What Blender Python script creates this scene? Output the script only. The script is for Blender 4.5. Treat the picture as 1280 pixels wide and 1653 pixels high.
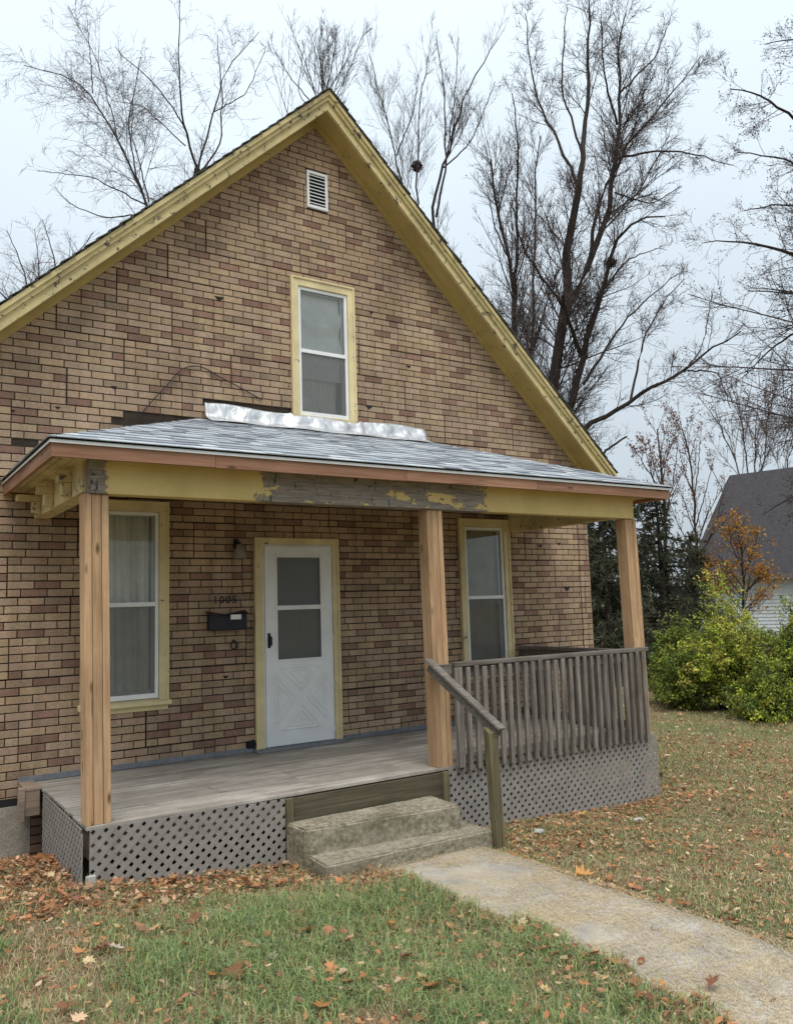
import bpy, bmesh, math, random
import numpy as np
from mathutils import Vector, Matrix

# ------------------------------------------------------------------ clear
for o in list(bpy.data.objects):
    bpy.data.objects.remove(o)
random.seed(11)
RNG = np.random.default_rng(11)
scene = bpy.context.scene
COL = scene.collection

# ------------------------------------------------------------------ camera (solved from the photograph)
CAM = np.array([-1.854, -7.778, 1.824])
YAW, PIT, ROL, FPX = math.radians(33.607), math.radians(6.435), math.radians(-1.755), 1326.3
FW = np.array([math.sin(YAW) * math.cos(PIT), math.cos(YAW) * math.cos(PIT), math.sin(PIT)])
_rt = np.array([math.cos(YAW), -math.sin(YAW), 0.0])
_up = np.cross(_rt, FW)
RT = _rt * math.cos(ROL) + _up * math.sin(ROL)
UP = -_rt * math.sin(ROL) + _up * math.cos(ROL)
cd = bpy.data.cameras.new("camera")
cam = bpy.data.objects.new("camera", cd)
COL.objects.link(cam)
M = Matrix.Identity(4)
for i in range(3):
    M[i][0], M[i][1], M[i][2], M[i][3] = RT[i], UP[i], -FW[i], CAM[i]
cam.matrix_world = M
cd.sensor_fit = 'HORIZONTAL'
cd.sensor_width = 36.0
cd.lens = 36.0 * FPX / 1280.0
cd.clip_start = 0.05
cd.clip_end = 3000
scene.camera = cam


def P(px, py, depth):
    """photo pixel + distance along the view axis -> world point"""
    return CAM + depth * (FW + RT * (px - 640) / FPX - UP * (py - 826.5) / FPX)


def proj(pts):
    d = np.asarray(pts, float) - CAM
    z = d @ FW
    zz = np.where(z < 0.05, 0.05, z)
    return 640 + FPX * (d @ RT) / zz, 826.5 - FPX * (d @ UP) / zz, z


# ------------------------------------------------------------------ world, sun, exposure
SUN_EL, SUN_AZ = math.radians(64), math.radians(205)      # azimuth clockwise from +Y
world = bpy.data.worlds.new("World")
scene.world = world
world.use_nodes = True
wn, wl = world.node_tree.nodes, world.node_tree.links
wn.clear()
wo = wn.new('ShaderNodeOutputWorld')
bg = wn.new('ShaderNodeBackground')
sky = wn.new('ShaderNodeTexSky')
sky.sky_type = 'NISHITA'
sky.sun_disc = False
sky.sun_elevation = SUN_EL
sky.sun_rotation = SUN_AZ
sky.dust_density = 4.0
hs = wn.new('ShaderNodeHueSaturation')
hs.inputs['Saturation'].default_value = 0.5
mixc = wn.new('ShaderNodeMixRGB')
mixc.inputs['Fac'].default_value = 0.9
mixc.inputs['Color2'].default_value = (7.8, 8.9, 9.8, 1)      # even overcast layer
wl.new(sky.outputs['Color'], hs.inputs['Color'])
wl.new(hs.outputs['Color'], mixc.inputs['Color1'])
tcw = wn.new('ShaderNodeTexCoord')
nzw = wn.new('ShaderNodeTexNoise')
nzw.inputs['Scale'].default_value = 2.2
nzw.inputs['Detail'].default_value = 4
mpw = wn.new('ShaderNodeMapRange')
mpw.inputs['From Min'].default_value = 0.3
mpw.inputs['From Max'].default_value = 0.7
mpw.inputs['To Min'].default_value = 0.94
mpw.inputs['To Max'].default_value = 1.05
mulw = wn.new('ShaderNodeMixRGB')
mulw.blend_type = 'MULTIPLY'
mulw.inputs['Fac'].default_value = 1.0
wl.new(tcw.outputs['Generated'], nzw.inputs['Vector'])
wl.new(nzw.outputs['Fac'], mpw.inputs['Value'])
wl.new(mixc.outputs['Color'], mulw.inputs['Color1'])
wl.new(mpw.outputs['Result'], mulw.inputs['Color2'])
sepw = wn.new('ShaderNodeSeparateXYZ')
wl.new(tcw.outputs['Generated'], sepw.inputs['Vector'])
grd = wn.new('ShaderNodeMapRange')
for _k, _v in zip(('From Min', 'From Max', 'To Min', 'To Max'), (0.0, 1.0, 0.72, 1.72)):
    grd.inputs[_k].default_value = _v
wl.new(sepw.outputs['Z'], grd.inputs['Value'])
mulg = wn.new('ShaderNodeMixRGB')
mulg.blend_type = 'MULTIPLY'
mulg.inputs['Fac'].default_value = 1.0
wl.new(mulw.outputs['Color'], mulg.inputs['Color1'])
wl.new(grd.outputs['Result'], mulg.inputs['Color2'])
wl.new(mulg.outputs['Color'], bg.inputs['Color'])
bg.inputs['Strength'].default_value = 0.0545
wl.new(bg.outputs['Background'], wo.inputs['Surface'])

sl = bpy.data.lights.new("sun", 'SUN')
sl.energy = 1.5
sl.angle = math.radians(35)
sl.color = (1.0, 0.96, 0.9)
sun = bpy.data.objects.new("sun", sl)
COL.objects.link(sun)
sdir = Vector((math.sin(SUN_AZ) * math.cos(SUN_EL), math.cos(SUN_AZ) * math.cos(SUN_EL), math.sin(SUN_EL)))
sun.rotation_euler = (-sdir).to_track_quat('-Z', 'Y').to_euler()
sun.location = (0, -10, 20)

scene.view_settings.view_transform = 'Standard'
scene.view_settings.look = 'None'
scene.view_settings.gamma = 1
scene.view_settings.exposure = 0.84
scene.view_settings.use_curve_mapping = False

# ------------------------------------------------------------------ materials


def srgb(r, g, b):
    f = lambda c: (c / 255 / 12.92) if c / 255 <= 0.04045 else ((c / 255 + 0.055) / 1.055) ** 2.4
    return (f(r), f(g), f(b), 1)


class NT:
    """tiny node-tree helper"""

    def __init__(s, name, rough=0.8, metallic=0.0, spec=0.3):
        s.m = bpy.data.materials.new(name)
        s.m.use_nodes = True
        s.n, s.l = s.m.node_tree.nodes, s.m.node_tree.links
        s.b = s.n['Principled BSDF']
        s.b.inputs['Roughness'].default_value = rough
        s.b.inputs['Metallic'].default_value = metallic
        s.b.inputs['Specular IOR Level'].default_value = spec
        s.tc = s.n.new('ShaderNodeTexCoord')

    def geo(s):
        g = s.n.new('ShaderNodeNewGeometry')
        return g.outputs['Position']

    def map(s, src, scale=(1, 1, 1), loc=(0, 0, 0)):
        m = s.n.new('ShaderNodeMapping')
        m.inputs['Scale'].default_value = scale
        m.inputs['Location'].default_value = loc
        s.l.new(src, m.inputs['Vector'])
        return m.outputs['Vector']

    def noise(s, vec, scale, detail=4, rough=0.6, dist=0.0):
        t = s.n.new('ShaderNodeTexNoise')
        t.inputs['Scale'].default_value = scale
        t.inputs['Detail'].default_value = detail
        t.inputs['Roughness'].default_value = rough
        t.inputs['Distortion'].default_value = dist
        s.l.new(vec, t.inputs['Vector'])
        return t.outputs['Fac']

    def ramp(s, fac, stops, interp='LINEAR'):
        r = s.n.new('ShaderNodeValToRGB')
        r.color_ramp.interpolation = interp
        e = r.color_ramp.elements
        while len(e) < len(stops):
            e.new(0.5)
        for k, (p, c) in enumerate(stops):
            e[k].position = p
            e[k].color = c if len(c) == 4 else (*c, 1)
        s.l.new(fac, r.inputs['Fac'])
        return r.outputs['Color']

    def rng(s, fac, a, b, c=0.0, d=1.0):
        m = s.n.new('ShaderNodeMapRange')
        for k, v in zip(('From Min', 'From Max', 'To Min', 'To Max'), (a, b, c, d)):
            m.inputs[k].default_value = v
        s.l.new(fac, m.inputs['Value'])
        return m.outputs['Result']

    def math(s, op, a, b=None, c=None):
        m = s.n.new('ShaderNodeMath')
        m.operation = op
        for k, v in enumerate((a, b, c)):
            if v is None:
                continue
            if isinstance(v, (int, float)):
                m.inputs[k].default_value = v
            else:
                s.l.new(v, m.inputs[k])
        return m.outputs[0]

    def mix(s, fac, a, b, mode='MIX'):
        m = s.n.new('ShaderNodeMixRGB')
        m.blend_type = mode
        for k, v in zip(('Fac', 'Color1', 'Color2'), (fac, a, b)):
            if isinstance(v, (int, float)):
                m.inputs[k].default_value = v
            elif isinstance(v, tuple):
                m.inputs[k].default_value = v
            else:
                s.l.new(v, m.inputs[k])
        return m.outputs['Color']

    def attr(s, name):
        a = s.n.new('ShaderNodeAttribute')
        a.attribute_name = name
        return a.outputs['Color']

    def sep(s, vec):
        x = s.n.new('ShaderNodeSeparateXYZ')
        s.l.new(vec, x.inputs['Vector'])
        return x.outputs

    def col(s, c):
        s.l.new(c, s.b.inputs['Base Color'])

    def rgh(s, c):
        s.l.new(c, s.b.inputs['Roughness'])

    def bump(s, h, strength=0.3, dist=0.01):
        b = s.n.new('ShaderNodeBump')
        b.inputs['Strength'].default_value = strength
        b.inputs['Distance'].default_value = dist
        s.l.new(h, b.inputs['Height'])
        s.l.new(b.outputs['Normal'], s.b.inputs['Normal'])


MAT = {}


def m_brick():
    t = NT('brick', 0.95, spec=0.1)
    g = t.geo()
    base = t.attr('tone')
    n1 = t.noise(t.map(g, (30, 30, 90)), 1.0, 5, 0.7)
    n2 = t.noise(g, 260, 2, 0.5)
    n3 = t.noise(g, 1.1, 4, 0.6)
    c = t.mix(1.0, base, t.ramp(n1, [(0.25, (0.55, 0.54, 0.55)), (0.55, (1, 1, 1)), (0.8, (1.16, 1.13, 1.08))]), 'MULTIPLY')
    c = t.mix(0.5, c, t.ramp(n2, [(0.35, (0.55, 0.53, 0.5)), (0.6, (1.2, 1.2, 1.2))]), 'MULTIPLY')
    c = t.mix(0.75, c, t.ramp(n3, [(0.32, (0.66, 0.64, 0.64)), (0.62, (1.08, 1.06, 1.03))]), 'MULTIPLY')
    # vertical grime streaks
    st = t.noise(t.map(g, (7, 7, 0.5)), 1.0, 4, 0.65)
    c = t.mix(0.5, c, t.ramp(st, [(0.35, (0.62, 0.6, 0.58)), (0.6, (1.05, 1.05, 1.05))]), 'MULTIPLY')
    t.col(c)
    t.bump(n2, 0.5, 0.003)
    return t.m


def m_plain(name, rgb, rough=0.8, var=0.25, scale=6, bump=0.15, bs=80, metallic=0.0, spec=0.3):
    t = NT(name, rough, metallic, spec)
    g = t.geo()
    n = t.noise(g, scale, 5, 0.65)
    c = t.ramp(n, [(0.25, tuple(x * (1 - var) for x in rgb[:3])), (0.75, tuple(min(1, x * (1 + var)) for x in rgb[:3]))])
    t.col(c)
    if bump:
        t.bump(t.noise(g, bs, 4, 0.6), bump, 0.004)
    return t.m


def m_wood(name, a, b, axis, grain=1.0, rough=0.75, knots=True, dirt=0.0, dirtcol=(0.05, 0.045, 0.04)):
    """wood with grain along axis 0/1/2 in object space"""
    t = NT(name, rough, spec=0.2)
    oi = t.n.new('ShaderNodeObjectInfo')
    off = t.n.new('ShaderNodeVectorMath')
    off.operation = 'ADD'
    cmb = t.n.new('ShaderNodeCombineXYZ')
    for k in range(3):
        t.l.new(t.math('MULTIPLY', oi.outputs['Random'], 7.0 + 3 * k), cmb.inputs[k])
    t.l.new(t.tc.outputs['Object'], off.inputs[0])
    t.l.new(cmb.outputs[0], off.inputs[1])
    v = off.outputs[0]
    s1 = [38 * grain] * 3
    s1[axis] = 1.4 * grain
    s2 = [140 * grain] * 3
    s2[axis] = 4
    n1 = t.noise(t.map(v, tuple(s1)), 1.0, 4, 0.6, 0.6)
    n2 = t.noise(t.map(v, tuple(s2)), 1.0, 3, 0.6)
    n3 = t.noise(v, 1.7, 3, 0.5)
    f = t.math('ADD', t.math('MULTIPLY', n1, 0.65), t.math('MULTIPLY', n2, 0.35))
    c = t.ramp(f, [(0.32, a), (0.62, b)])
    c = t.mix(1.0, c, t.ramp(n3, [(0.3, (0.82, 0.8, 0.78)), (0.7, (1.1, 1.1, 1.1))]), 'MULTIPLY')
    rv = t.rng(oi.outputs['Random'], 0, 1, 0.86, 1.12)
    c = t.mix(1.0, c, rv, 'MULTIPLY')
    if knots:
        s3 = [9.0] * 3
        s3[axis] = 3.0
        vo = t.n.new('ShaderNodeTexVoronoi')
        vo.inputs['Scale'].default_value = 1.0
        t.l.new(t.map(v, tuple(s3)), vo.inputs['Vector'])
        k = t.rng(vo.outputs['Distance'], 0.05, 0.17, 0.9, 0.0)
        c = t.mix(k, c, tuple(x * 0.25 for x in a[:3]) + (1,))
        s4 = [60.0] * 3
        s4[axis] = 1.1
        ck = t.noise(t.map(v, tuple(s4), (5, 3, 9)), 1.0, 2, 0.5)
        c = t.mix(t.rng(ck, 0.27, 0.31, 0.75, 0), c, tuple(x * 0.2 for x in a[:3]) + (1,))
    if dirt:
        dn = t.noise(t.map(v, (2.5, 2.5, 2.5)), 1.0, 6, 0.7)
        c = t.mix(t.rng(dn, 0.45, 0.75, 0, dirt), c, (*dirtcol, 1))
    t.col(c)
    t.bump(f, 0.35, 0.004)
    return t.m


def m_paint(name, rgb, peel=0.0, under=(0.16, 0.13, 0.11), axis=0, rough=0.6, dirt=0.25, iso=True):
    t = NT(name, rough, spec=0.3)
    g = t.geo()
    n = t.noise(g, 3.0, 5, 0.65)
    c = t.ramp(n, [(0.3, tuple(x * (1 - dirt) for x in rgb[:3])), (0.65, rgb[:3])])
    s = [13.0] * 3
    if iso is False:
        s = [22.0] * 3
        s[axis] = 5.0
    p = t.noise(t.map(g, tuple(s)), 1.0, 6, 0.7)
    if peel:
        m = t.rng(p, 0.66 - peel * 0.3, 0.68 - peel * 0.3)
        ug = [90.0] * 3
        ug[axis] = 5.0
        un = t.noise(t.map(g, tuple(ug)), 1.0, 4)
        uc = t.ramp(un, [(0.3, tuple(x * 0.6 for x in under)), (0.7, under)])
        c = t.mix(m, c, uc)
        t.bump(t.math('SUBTRACT', 1.0, m), 0.5, 0.003)
    else:
        t.bump(p, 0.1, 0.002)
    t.col(c)
    return t.m


def m_beam():
    """yellow beam paint with a long peeled stretch in the middle"""
    t = NT('beam_paint', 0.65)
    g = t.geo()
    x = t.sep(g)[0]
    z = t.sep(g)[2]
    n = t.noise(g, 6.0, 5, 0.7)
    nf = t.noise(g, 26.0, 4, 0.7)
    w = t.math('ADD', x, t.math('MULTIPLY', t.math('SUBTRACT', n, 0.5), 0.5))
    inside = t.math('MULTIPLY', t.rng(w, 0.80, 0.82), t.rng(w, 3.02, 3.04, 1, 0))
    left = t.rng(t.math('ADD', x, t.math('MULTIPLY', t.math('SUBTRACT', nf, 0.5), 0.14)), -0.40, -0.385, 1, 0)
    isl = t.rng(t.noise(t.map(g, (2.2, 2.2, 4.5), (3.3, 0, 0)), 1.0, 5, 0.65), 0.565, 0.58)
    top = t.rng(z, 2.83, 2.85)
    peel = t.math('MULTIPLY', inside, t.math('SUBTRACT', 1.0, isl))
    peel = t.math('MAXIMUM', peel, left)
    edge = t.math('MULTIPLY', t.rng(t.math('ADD', z, t.math('MULTIPLY', nf, 0.05)), 2.685, 2.69, 1, 0), inside)
    peel = t.math('MAXIMUM', peel, edge)
    spots = t.rng(nf, 0.735, 0.75)
    peel = t.math('MAXIMUM', peel, t.math('MULTIPLY', spots, 0.8))
    un = t.noise(t.map(g, (5, 60, 60)), 1.0, 5, 0.7)
    uc = t.ramp(un, [(0.25, (0.09, 0.075, 0.06)), (0.5, (0.23, 0.195, 0.16)), (0.75, (0.35, 0.305, 0.255))])
    cr = t.noise(t.map(g, (26, 26, 7)), 1.0, 3, 0.6, 1.2)
    uc = t.mix(t.rng(cr, 0.33, 0.37, 0.9, 0), uc, (0.012, 0.010, 0.009, 1))
    yc = t.ramp(t.noise(g, 2.5, 5, 0.65), [(0.3, (0.50, 0.375, 0.14)), (0.65, (0.62, 0.475, 0.20))])
    t.col(t.mix(peel, yc, uc))
    t.bump(t.math('SUBTRACT', t.math('MULTIPLY', un, 0.4), peel), 0.7, 0.006)
    return t.m


def m_vcol(name, rough=0.7, transl=0.0, spec=0.2, mottle=0.0, mscale=40):
    t = NT(name, rough, spec=spec)
    c = t.attr('tone')
    if mottle:
        n = t.noise(t.geo(), mscale, 4, 0.6)
        c = t.mix(1.0, c, t.ramp(n, [(0.3, (1 - mottle,) * 3), (0.7, (1 + mottle * 0.5,) * 3)]), 'MULTIPLY')
    t.col(c)
    if transl:
        tr = t.n.new('ShaderNodeBsdfTranslucent')
        t.l.new(c, tr.inputs['Color'])
        mx = t.n.new('ShaderNodeMixShader')
        mx.inputs['Fac'].default_value = transl
        t.l.new(t.b.outputs[0], mx.inputs[1])
        t.l.new(tr.outputs[0], mx.inputs[2])
        t.l.new(mx.outputs[0], t.n['Material Output'].inputs['Surface'])
    return t.m


def m_glass():
    m = bpy.data.materials.new('window_glass')
    m.use_nodes = True
    n, l = m.node_tree.nodes, m.node_tree.links
    n.clear()
    o = n.new('ShaderNodeOutputMaterial')
    tr = n.new('ShaderNodeBsdfTransparent')
    tr.inputs['Color'].default_value = (0.93, 0.94, 0.93, 1)
    gl = n.new('ShaderNodeBsdfGlossy')
    gl.inputs['Roughness'].default_value = 0.03
    fr = n.new('ShaderNodeFresnel')
    fr.inputs['IOR'].default_value = 1.42
    mx = n.new('ShaderNodeMixShader')
    l.new(fr.outputs[0], mx.inputs['Fac'])
    l.new(tr.outputs[0], mx.inputs[1])
    l.new(gl.outputs[0], mx.inputs[2])
    l.new(mx.outputs[0], o.inputs['Surface'])
    return m


def m_screen():
    m = bpy.data.materials.new('insect_screen')
    m.use_nodes = True
    n, l = m.node_tree.nodes, m.node_tree.links
    n.clear()
    o = n.new('ShaderNodeOutputMaterial')
    tr = n.new('ShaderNodeBsdfTransparent')
    df = n.new('ShaderNodeBsdfDiffuse')
    df.inputs['Color'].default_value = (0.22, 0.22, 0.21, 1)
    mx = n.new('ShaderNodeMixShader')
    mx.inputs['Fac'].default_value = 0.26
    l.new(tr.outputs[0], mx.inputs[1])
    l.new(df.outputs[0], mx.inputs[2])
    l.new(mx.outputs[0], o.inputs['Surface'])
    return m


def m_ground():
    t = NT('lawn_soil', 0.95, spec=0.1)
    g = t.geo()
    xy = t.sep(g)
    n1 = t.noise(g, 0.55, 5, 0.6)
    n2 = t.noise(g, 9.0, 6, 0.7)
    n3 = t.noise(g, 70.0, 4, 0.7)
    straw = t.ramp(n3, [(0.25, (0.11, 0.08, 0.05)), (0.5, (0.30, 0.22, 0.13)), (0.75, (0.48, 0.38, 0.24))])
    green = t.ramp(n3, [(0.3, (0.08, 0.09, 0.035)), (0.7, (0.22, 0.235, 0.10))])
    leafy = t.ramp(n3, [(0.3, (0.13, 0.07, 0.04)), (0.7, (0.36, 0.20, 0.115))])
    f = t.rng(t.math('ADD', t.math('MULTIPLY', n1, 0.6), t.math('MULTIPLY', n2, 0.4)), 0.42, 0.58)
    c = t.mix(f, straw, green)
    f2 = t.rng(t.noise(g, 2.3, 6, 0.7), 0.5, 0.62, 0, 0.75)
    c = t.mix(f2, c, leafy)
    t.col(c)
    t.bump(n3, 0.9, 0.03)
    return t.m


def m_concrete(name, a, b, moss=0.0, straw=0.0):
    t = NT(name, 0.92, spec=0.15)
    g = t.geo()
    n1 = t.noise(g, 3.0, 6, 0.7)
    n2 = t.noise(g, 120.0, 3, 0.6)
    n4 = t.noise(g, 30.0, 4, 0.6)
    c = t.ramp(n1, [(0.3, a), (0.7, b)])
    c = t.mix(0.8, c, t.ramp(n2, [(0.3, (0.5, 0.48, 0.46)), (0.5, (1, 1, 1)), (0.72, (1.3, 1.28, 1.25))]), 'MULTIPLY')
    if moss:
        k = t.rng(t.math('ADD', t.math('MULTIPLY', t.noise(t.map(g, (3, 3, 6)), 1.0, 6, 0.8), 0.55), t.math('MULTIPLY', n4, 0.45)), 0.44, 0.60, 0, moss)
        c = t.mix(k, c, t.ramp(n4, [(0.3, (0.05, 0.044, 0.024)), (0.7, (0.15, 0.13, 0.075))]))
    if straw:
        k = t.rng(t.math('ADD', t.math('MULTIPLY', t.noise(g, 2.6, 6, 0.75), 0.8), t.math('MULTIPLY', n4, 0.2)), 0.46, 0.60, 0, straw)
        c = t.mix(k, c, t.ramp(n2, [(0.25, (0.25, 0.18, 0.09)), (0.7, (0.58, 0.46, 0.26))]))
    t.col(c)
    t.bump(t.math('ADD', n2, n4), 0.6, 0.006)
    return t.m


def m_bark(name, a, b):
    t = NT(name, 0.95, spec=0.1)
    g = t.geo()
    n = t.noise(t.map(g, (9, 9, 2)), 1.0, 5, 0.7)
    t.col(t.ramp(n, [(0.3, a), (0.7, b)]))
    t.bump(n, 0.6, 0.03)
    return t.m


MAT['brick'] = m_brick()
MAT['joint'] = m_plain('dark_joint', (0.045, 0.034, 0.027), 0.95, 0.4, 9, 0.3, spec=0.1)
MAT['yellow'] = m_paint('yellow_trim', (0.72, 0.60, 0.34), 0.05, dirt=0.28)
MAT['yellow_rake'] = m_paint('yellow_rake_paint', (0.66, 0.545, 0.27), 0.24, dirt=0.34)
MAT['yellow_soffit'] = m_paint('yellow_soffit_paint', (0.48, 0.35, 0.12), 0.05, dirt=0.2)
MAT['yellow_eave'] = m_paint('peeling_eave_paint', (0.68, 0.55, 0.29), 0.22, dirt=0.4)
MAT['beam'] = m_beam()
MAT['white'] = m_paint('white_paint', (0.80, 0.81, 0.80), 0.0, rough=0.5, dirt=0.14)
MAT['postwood'] = m_wood('new_pine', (0.31, 0.172, 0.088), (0.53, 0.36, 0.212), 2, 0.8, dirt=0.45, dirtcol=(0.22, 0.14, 0.08))
MAT['fasciawood'] = m_wood('cedar_fascia', (0.23, 0.115, 0.068), (0.38, 0.215, 0.14), 0, 0.7)
MAT['fasciawood_y'] = m_wood('cedar_fascia_side', (0.23, 0.115, 0.068), (0.38, 0.215, 0.14), 1, 0.7)
MAT['greywood_z'] = m_wood('weathered_wood_upright', (0.06, 0.053, 0.046), (0.28, 0.25, 0.215), 2, 0.9, knots=False, dirt=0.7, dirtcol=(0.05, 0.042, 0.038))
MAT['greywood_x'] = m_wood('weathered_wood_rail', (0.07, 0.06, 0.05), (0.22, 0.195, 0.17), 0, 0.9, knots=False, dirt=0.6)
MAT['deck'] = m_wood('worn_deck_boards', (0.18, 0.16, 0.137), (0.45, 0.415, 0.368), 0, 0.8, knots=False, dirt=0.8, dirtcol=(0.15, 0.12, 0.10))
MAT['mosswood'] = m_wood('mossy_wood', (0.035, 0.031, 0.020), (0.115, 0.098, 0.062), 0, 0.8, knots=False, dirt=0.5)
MAT['mosswood_z'] = m_wood('mossy_post', (0.075, 0.066, 0.036), (0.20, 0.172, 0.095), 2, 0.8, knots=False, dirt=0.35)
MAT['oldwood'] = m_wood('old_brown_wood', (0.20, 0.14, 0.10), (0.40, 0.31, 0.24), 0, 0.8, knots=False, dirt=0.5)
MAT['lattice'] = m_plain('lattice_grey', (0.235, 0.215, 0.195), 0.85, 0.2, 9, 0.15)
MAT['steps'] = m_concrete('mossy_concrete', (0.22, 0.192, 0.145), (0.44, 0.392, 0.305), moss=0.9)
MAT['walk'] = m_concrete('path_concrete', (0.25, 0.225, 0.195), (0.47, 0.435, 0.385), straw=0.55)
MAT['stone'] = m_concrete('foundation_render', (0.26, 0.23, 0.19), (0.42, 0.39, 0.33), moss=0.3)
MAT['shingle'] = m_vcol('roof_shingle', 0.9, mottle=0.45, mscale=150)
MAT['roofdeck'] = m_plain('roof_underlay', (0.06, 0.06, 0.065), 0.9, 0.3)
MAT['glass'] = m_glass()
MAT['screen'] = m_screen()
MAT['black'] = m_plain('black_metal', (0.012, 0.013, 0.02), 0.4, 0.2, 9, 0.05)
MAT['dark'] = m_plain('dark_interior', (0.02, 0.019, 0.018), 0.9, 0.2, 3, 0)
MAT['drip'] = m_plain('drip_edge_metal', (0.72, 0.72, 0.71), 0.45, 0.1, 9, 0, metallic=0.2)
MAT['curtain'] = m_plain('curtain_cloth', (0.93, 0.89, 0.82), 0.95, 0.2, 5, 0.1)
MAT['sheer'] = m_plain('pale_plastic_sheet', (0.93, 0.95, 0.96), 0.55, 0.12, 4, 0.1)
MAT['blind'] = m_plain('olive_blind', (0.36, 0.33, 0.25), 0.9, 0.2, 5, 0.1)
MAT['innerdoor'] = m_plain('inner_door_grey', (0.33, 0.33, 0.30), 0.8, 0.12, 4, 0.05)
MAT['lampglass'] = m_plain('lamp_shade_glass', (0.22, 0.20, 0.16), 0.5, 0.2, 12, 0.05)
MAT['leafmat'] = m_vcol('leaf', 0.8, 0.25)
MAT['grassmat'] = m_vcol('grass_blade', 0.7, 0.3)
MAT['ground'] = m_ground()
MAT['bark'] = m_bark('dark_bark', (0.022, 0.018, 0.016), (0.075, 0.062, 0.054))
MAT['barkpale'] = m_bark('grey_bark', (0.05, 0.044, 0.04), (0.15, 0.13, 0.115))
MAT['twig'] = m_bark('twig_bark', (0.055, 0.042, 0.04), (0.13, 0.10, 0.095))
MAT['nest'] = m_bark('nest_twigs', (0.02, 0.016, 0.012), (0.06, 0.045, 0.035))
MAT['siding'] = m_plain('white_clapboard', (0.60, 0.64, 0.66), 0.8, 0.15, 3, 0.05)
MAT['darkroof'] = m_plain('dark_asphalt_roof', (0.046, 0.042, 0.045), 0.95, 0.35, 7, 0.4, bs=30)
MAT['ash'] = m_plain('grey_block', (0.36, 0.35, 0.33), 0.95, 0.2, 12, 0.3)
MAT['seal'] = m_plain('grey_flashing_strip', (0.16, 0.17, 0.185), 0.7, 0.3, 12, 0.2)


def m_foil():
    t = NT('aluminium_flashing', 0.5, 0.7, 0.5)
    g = t.geo()
    n = t.noise(t.map(g, (6, 6, 2.5)), 1.0, 4, 0.6, 1.0)
    t.col(t.ramp(n, [(0.3, (0.40, 0.41, 0.42)), (0.7, (0.66, 0.67, 0.68))]))
    t.bump(n, 0.8, 0.03)
    return t.m


MAT['foil'] = m_foil()

# ------------------------------------------------------------------ object helpers


def link(o, parent=None):
    COL.objects.link(o)
    if parent is not None:
        o.parent = parent
        o.matrix_parent_inverse = parent_world(parent).inverted()
    return o


def parent_world(p):
    m = Matrix.Translation(p.location) @ p.rotation_euler.to_matrix().to_4x4()
    if p.parent is not None:
        m = parent_world(p.parent) @ p.matrix_parent_inverse @ m
    return m


def tag(o, label=None, cat=None, group=None, kind=None):
    if label:
        o['label'] = label
    if cat:
        o['category'] = cat
    if group:
        o['group'] = group
    if kind:
        o['kind'] = kind
    return o


def empty(name, loc, label, cat, group=None):
    o = bpy.data.objects.new(name, None)
    o.location = loc
    o.empty_display_size = 0.2
    COL.objects.link(o)
    return tag(o, label, cat, group)


def mesh_np(name, verts, quads=None, tris=None, mat=None, tone=None, smooth=False):
    """fast mesh from numpy arrays; tone = per-vertex colours"""
    me = bpy.data.meshes.new(name)
    verts = np.asarray(verts, np.float32)
    nq = 0 if quads is None else len(quads)
    nt = 0 if tris is None else len(tris)
    loops = []
    if nq:
        loops.append(np.asarray(quads, np.int32).ravel())
    if nt:
        loops.append(np.asarray(tris, np.int32).ravel())
    loops = np.concatenate(loops)
    me.vertices.add(len(verts))
    me.vertices.foreach_set('co', verts.ravel())
    me.loops.add(len(loops))
    me.loops.foreach_set('vertex_index', loops)
    me.polygons.add(nq + nt)
    ls = np.concatenate([np.arange(nq) * 4, nq * 4 + np.arange(nt) * 3]).astype(np.int32)
    me.polygons.foreach_set('loop_start', ls)
    me.polygons.foreach_set('loop_total', np.concatenate([np.full(nq, 4), np.full(nt, 3)]).astype(np.int32))
    if smooth:
        me.polygons.foreach_set('use_smooth', np.ones(nq + nt, bool))
    me.update(calc_edges=True)
    if tone is not None:
        a = me.color_attributes.new('tone', 'FLOAT_COLOR', 'POINT')
        tc = np.ones((len(verts), 4), np.float32)
        tc[:, :3] = tone
        a.data.foreach_set('color', tc.ravel())
    if mat:
        me.materials.append(mat)
    return me


def obj(name, me, parent=None, loc=None):
    o = bpy.data.objects.new(name, me)
    if loc is not None:
        o.location = loc
    return link(o, parent)


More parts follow.
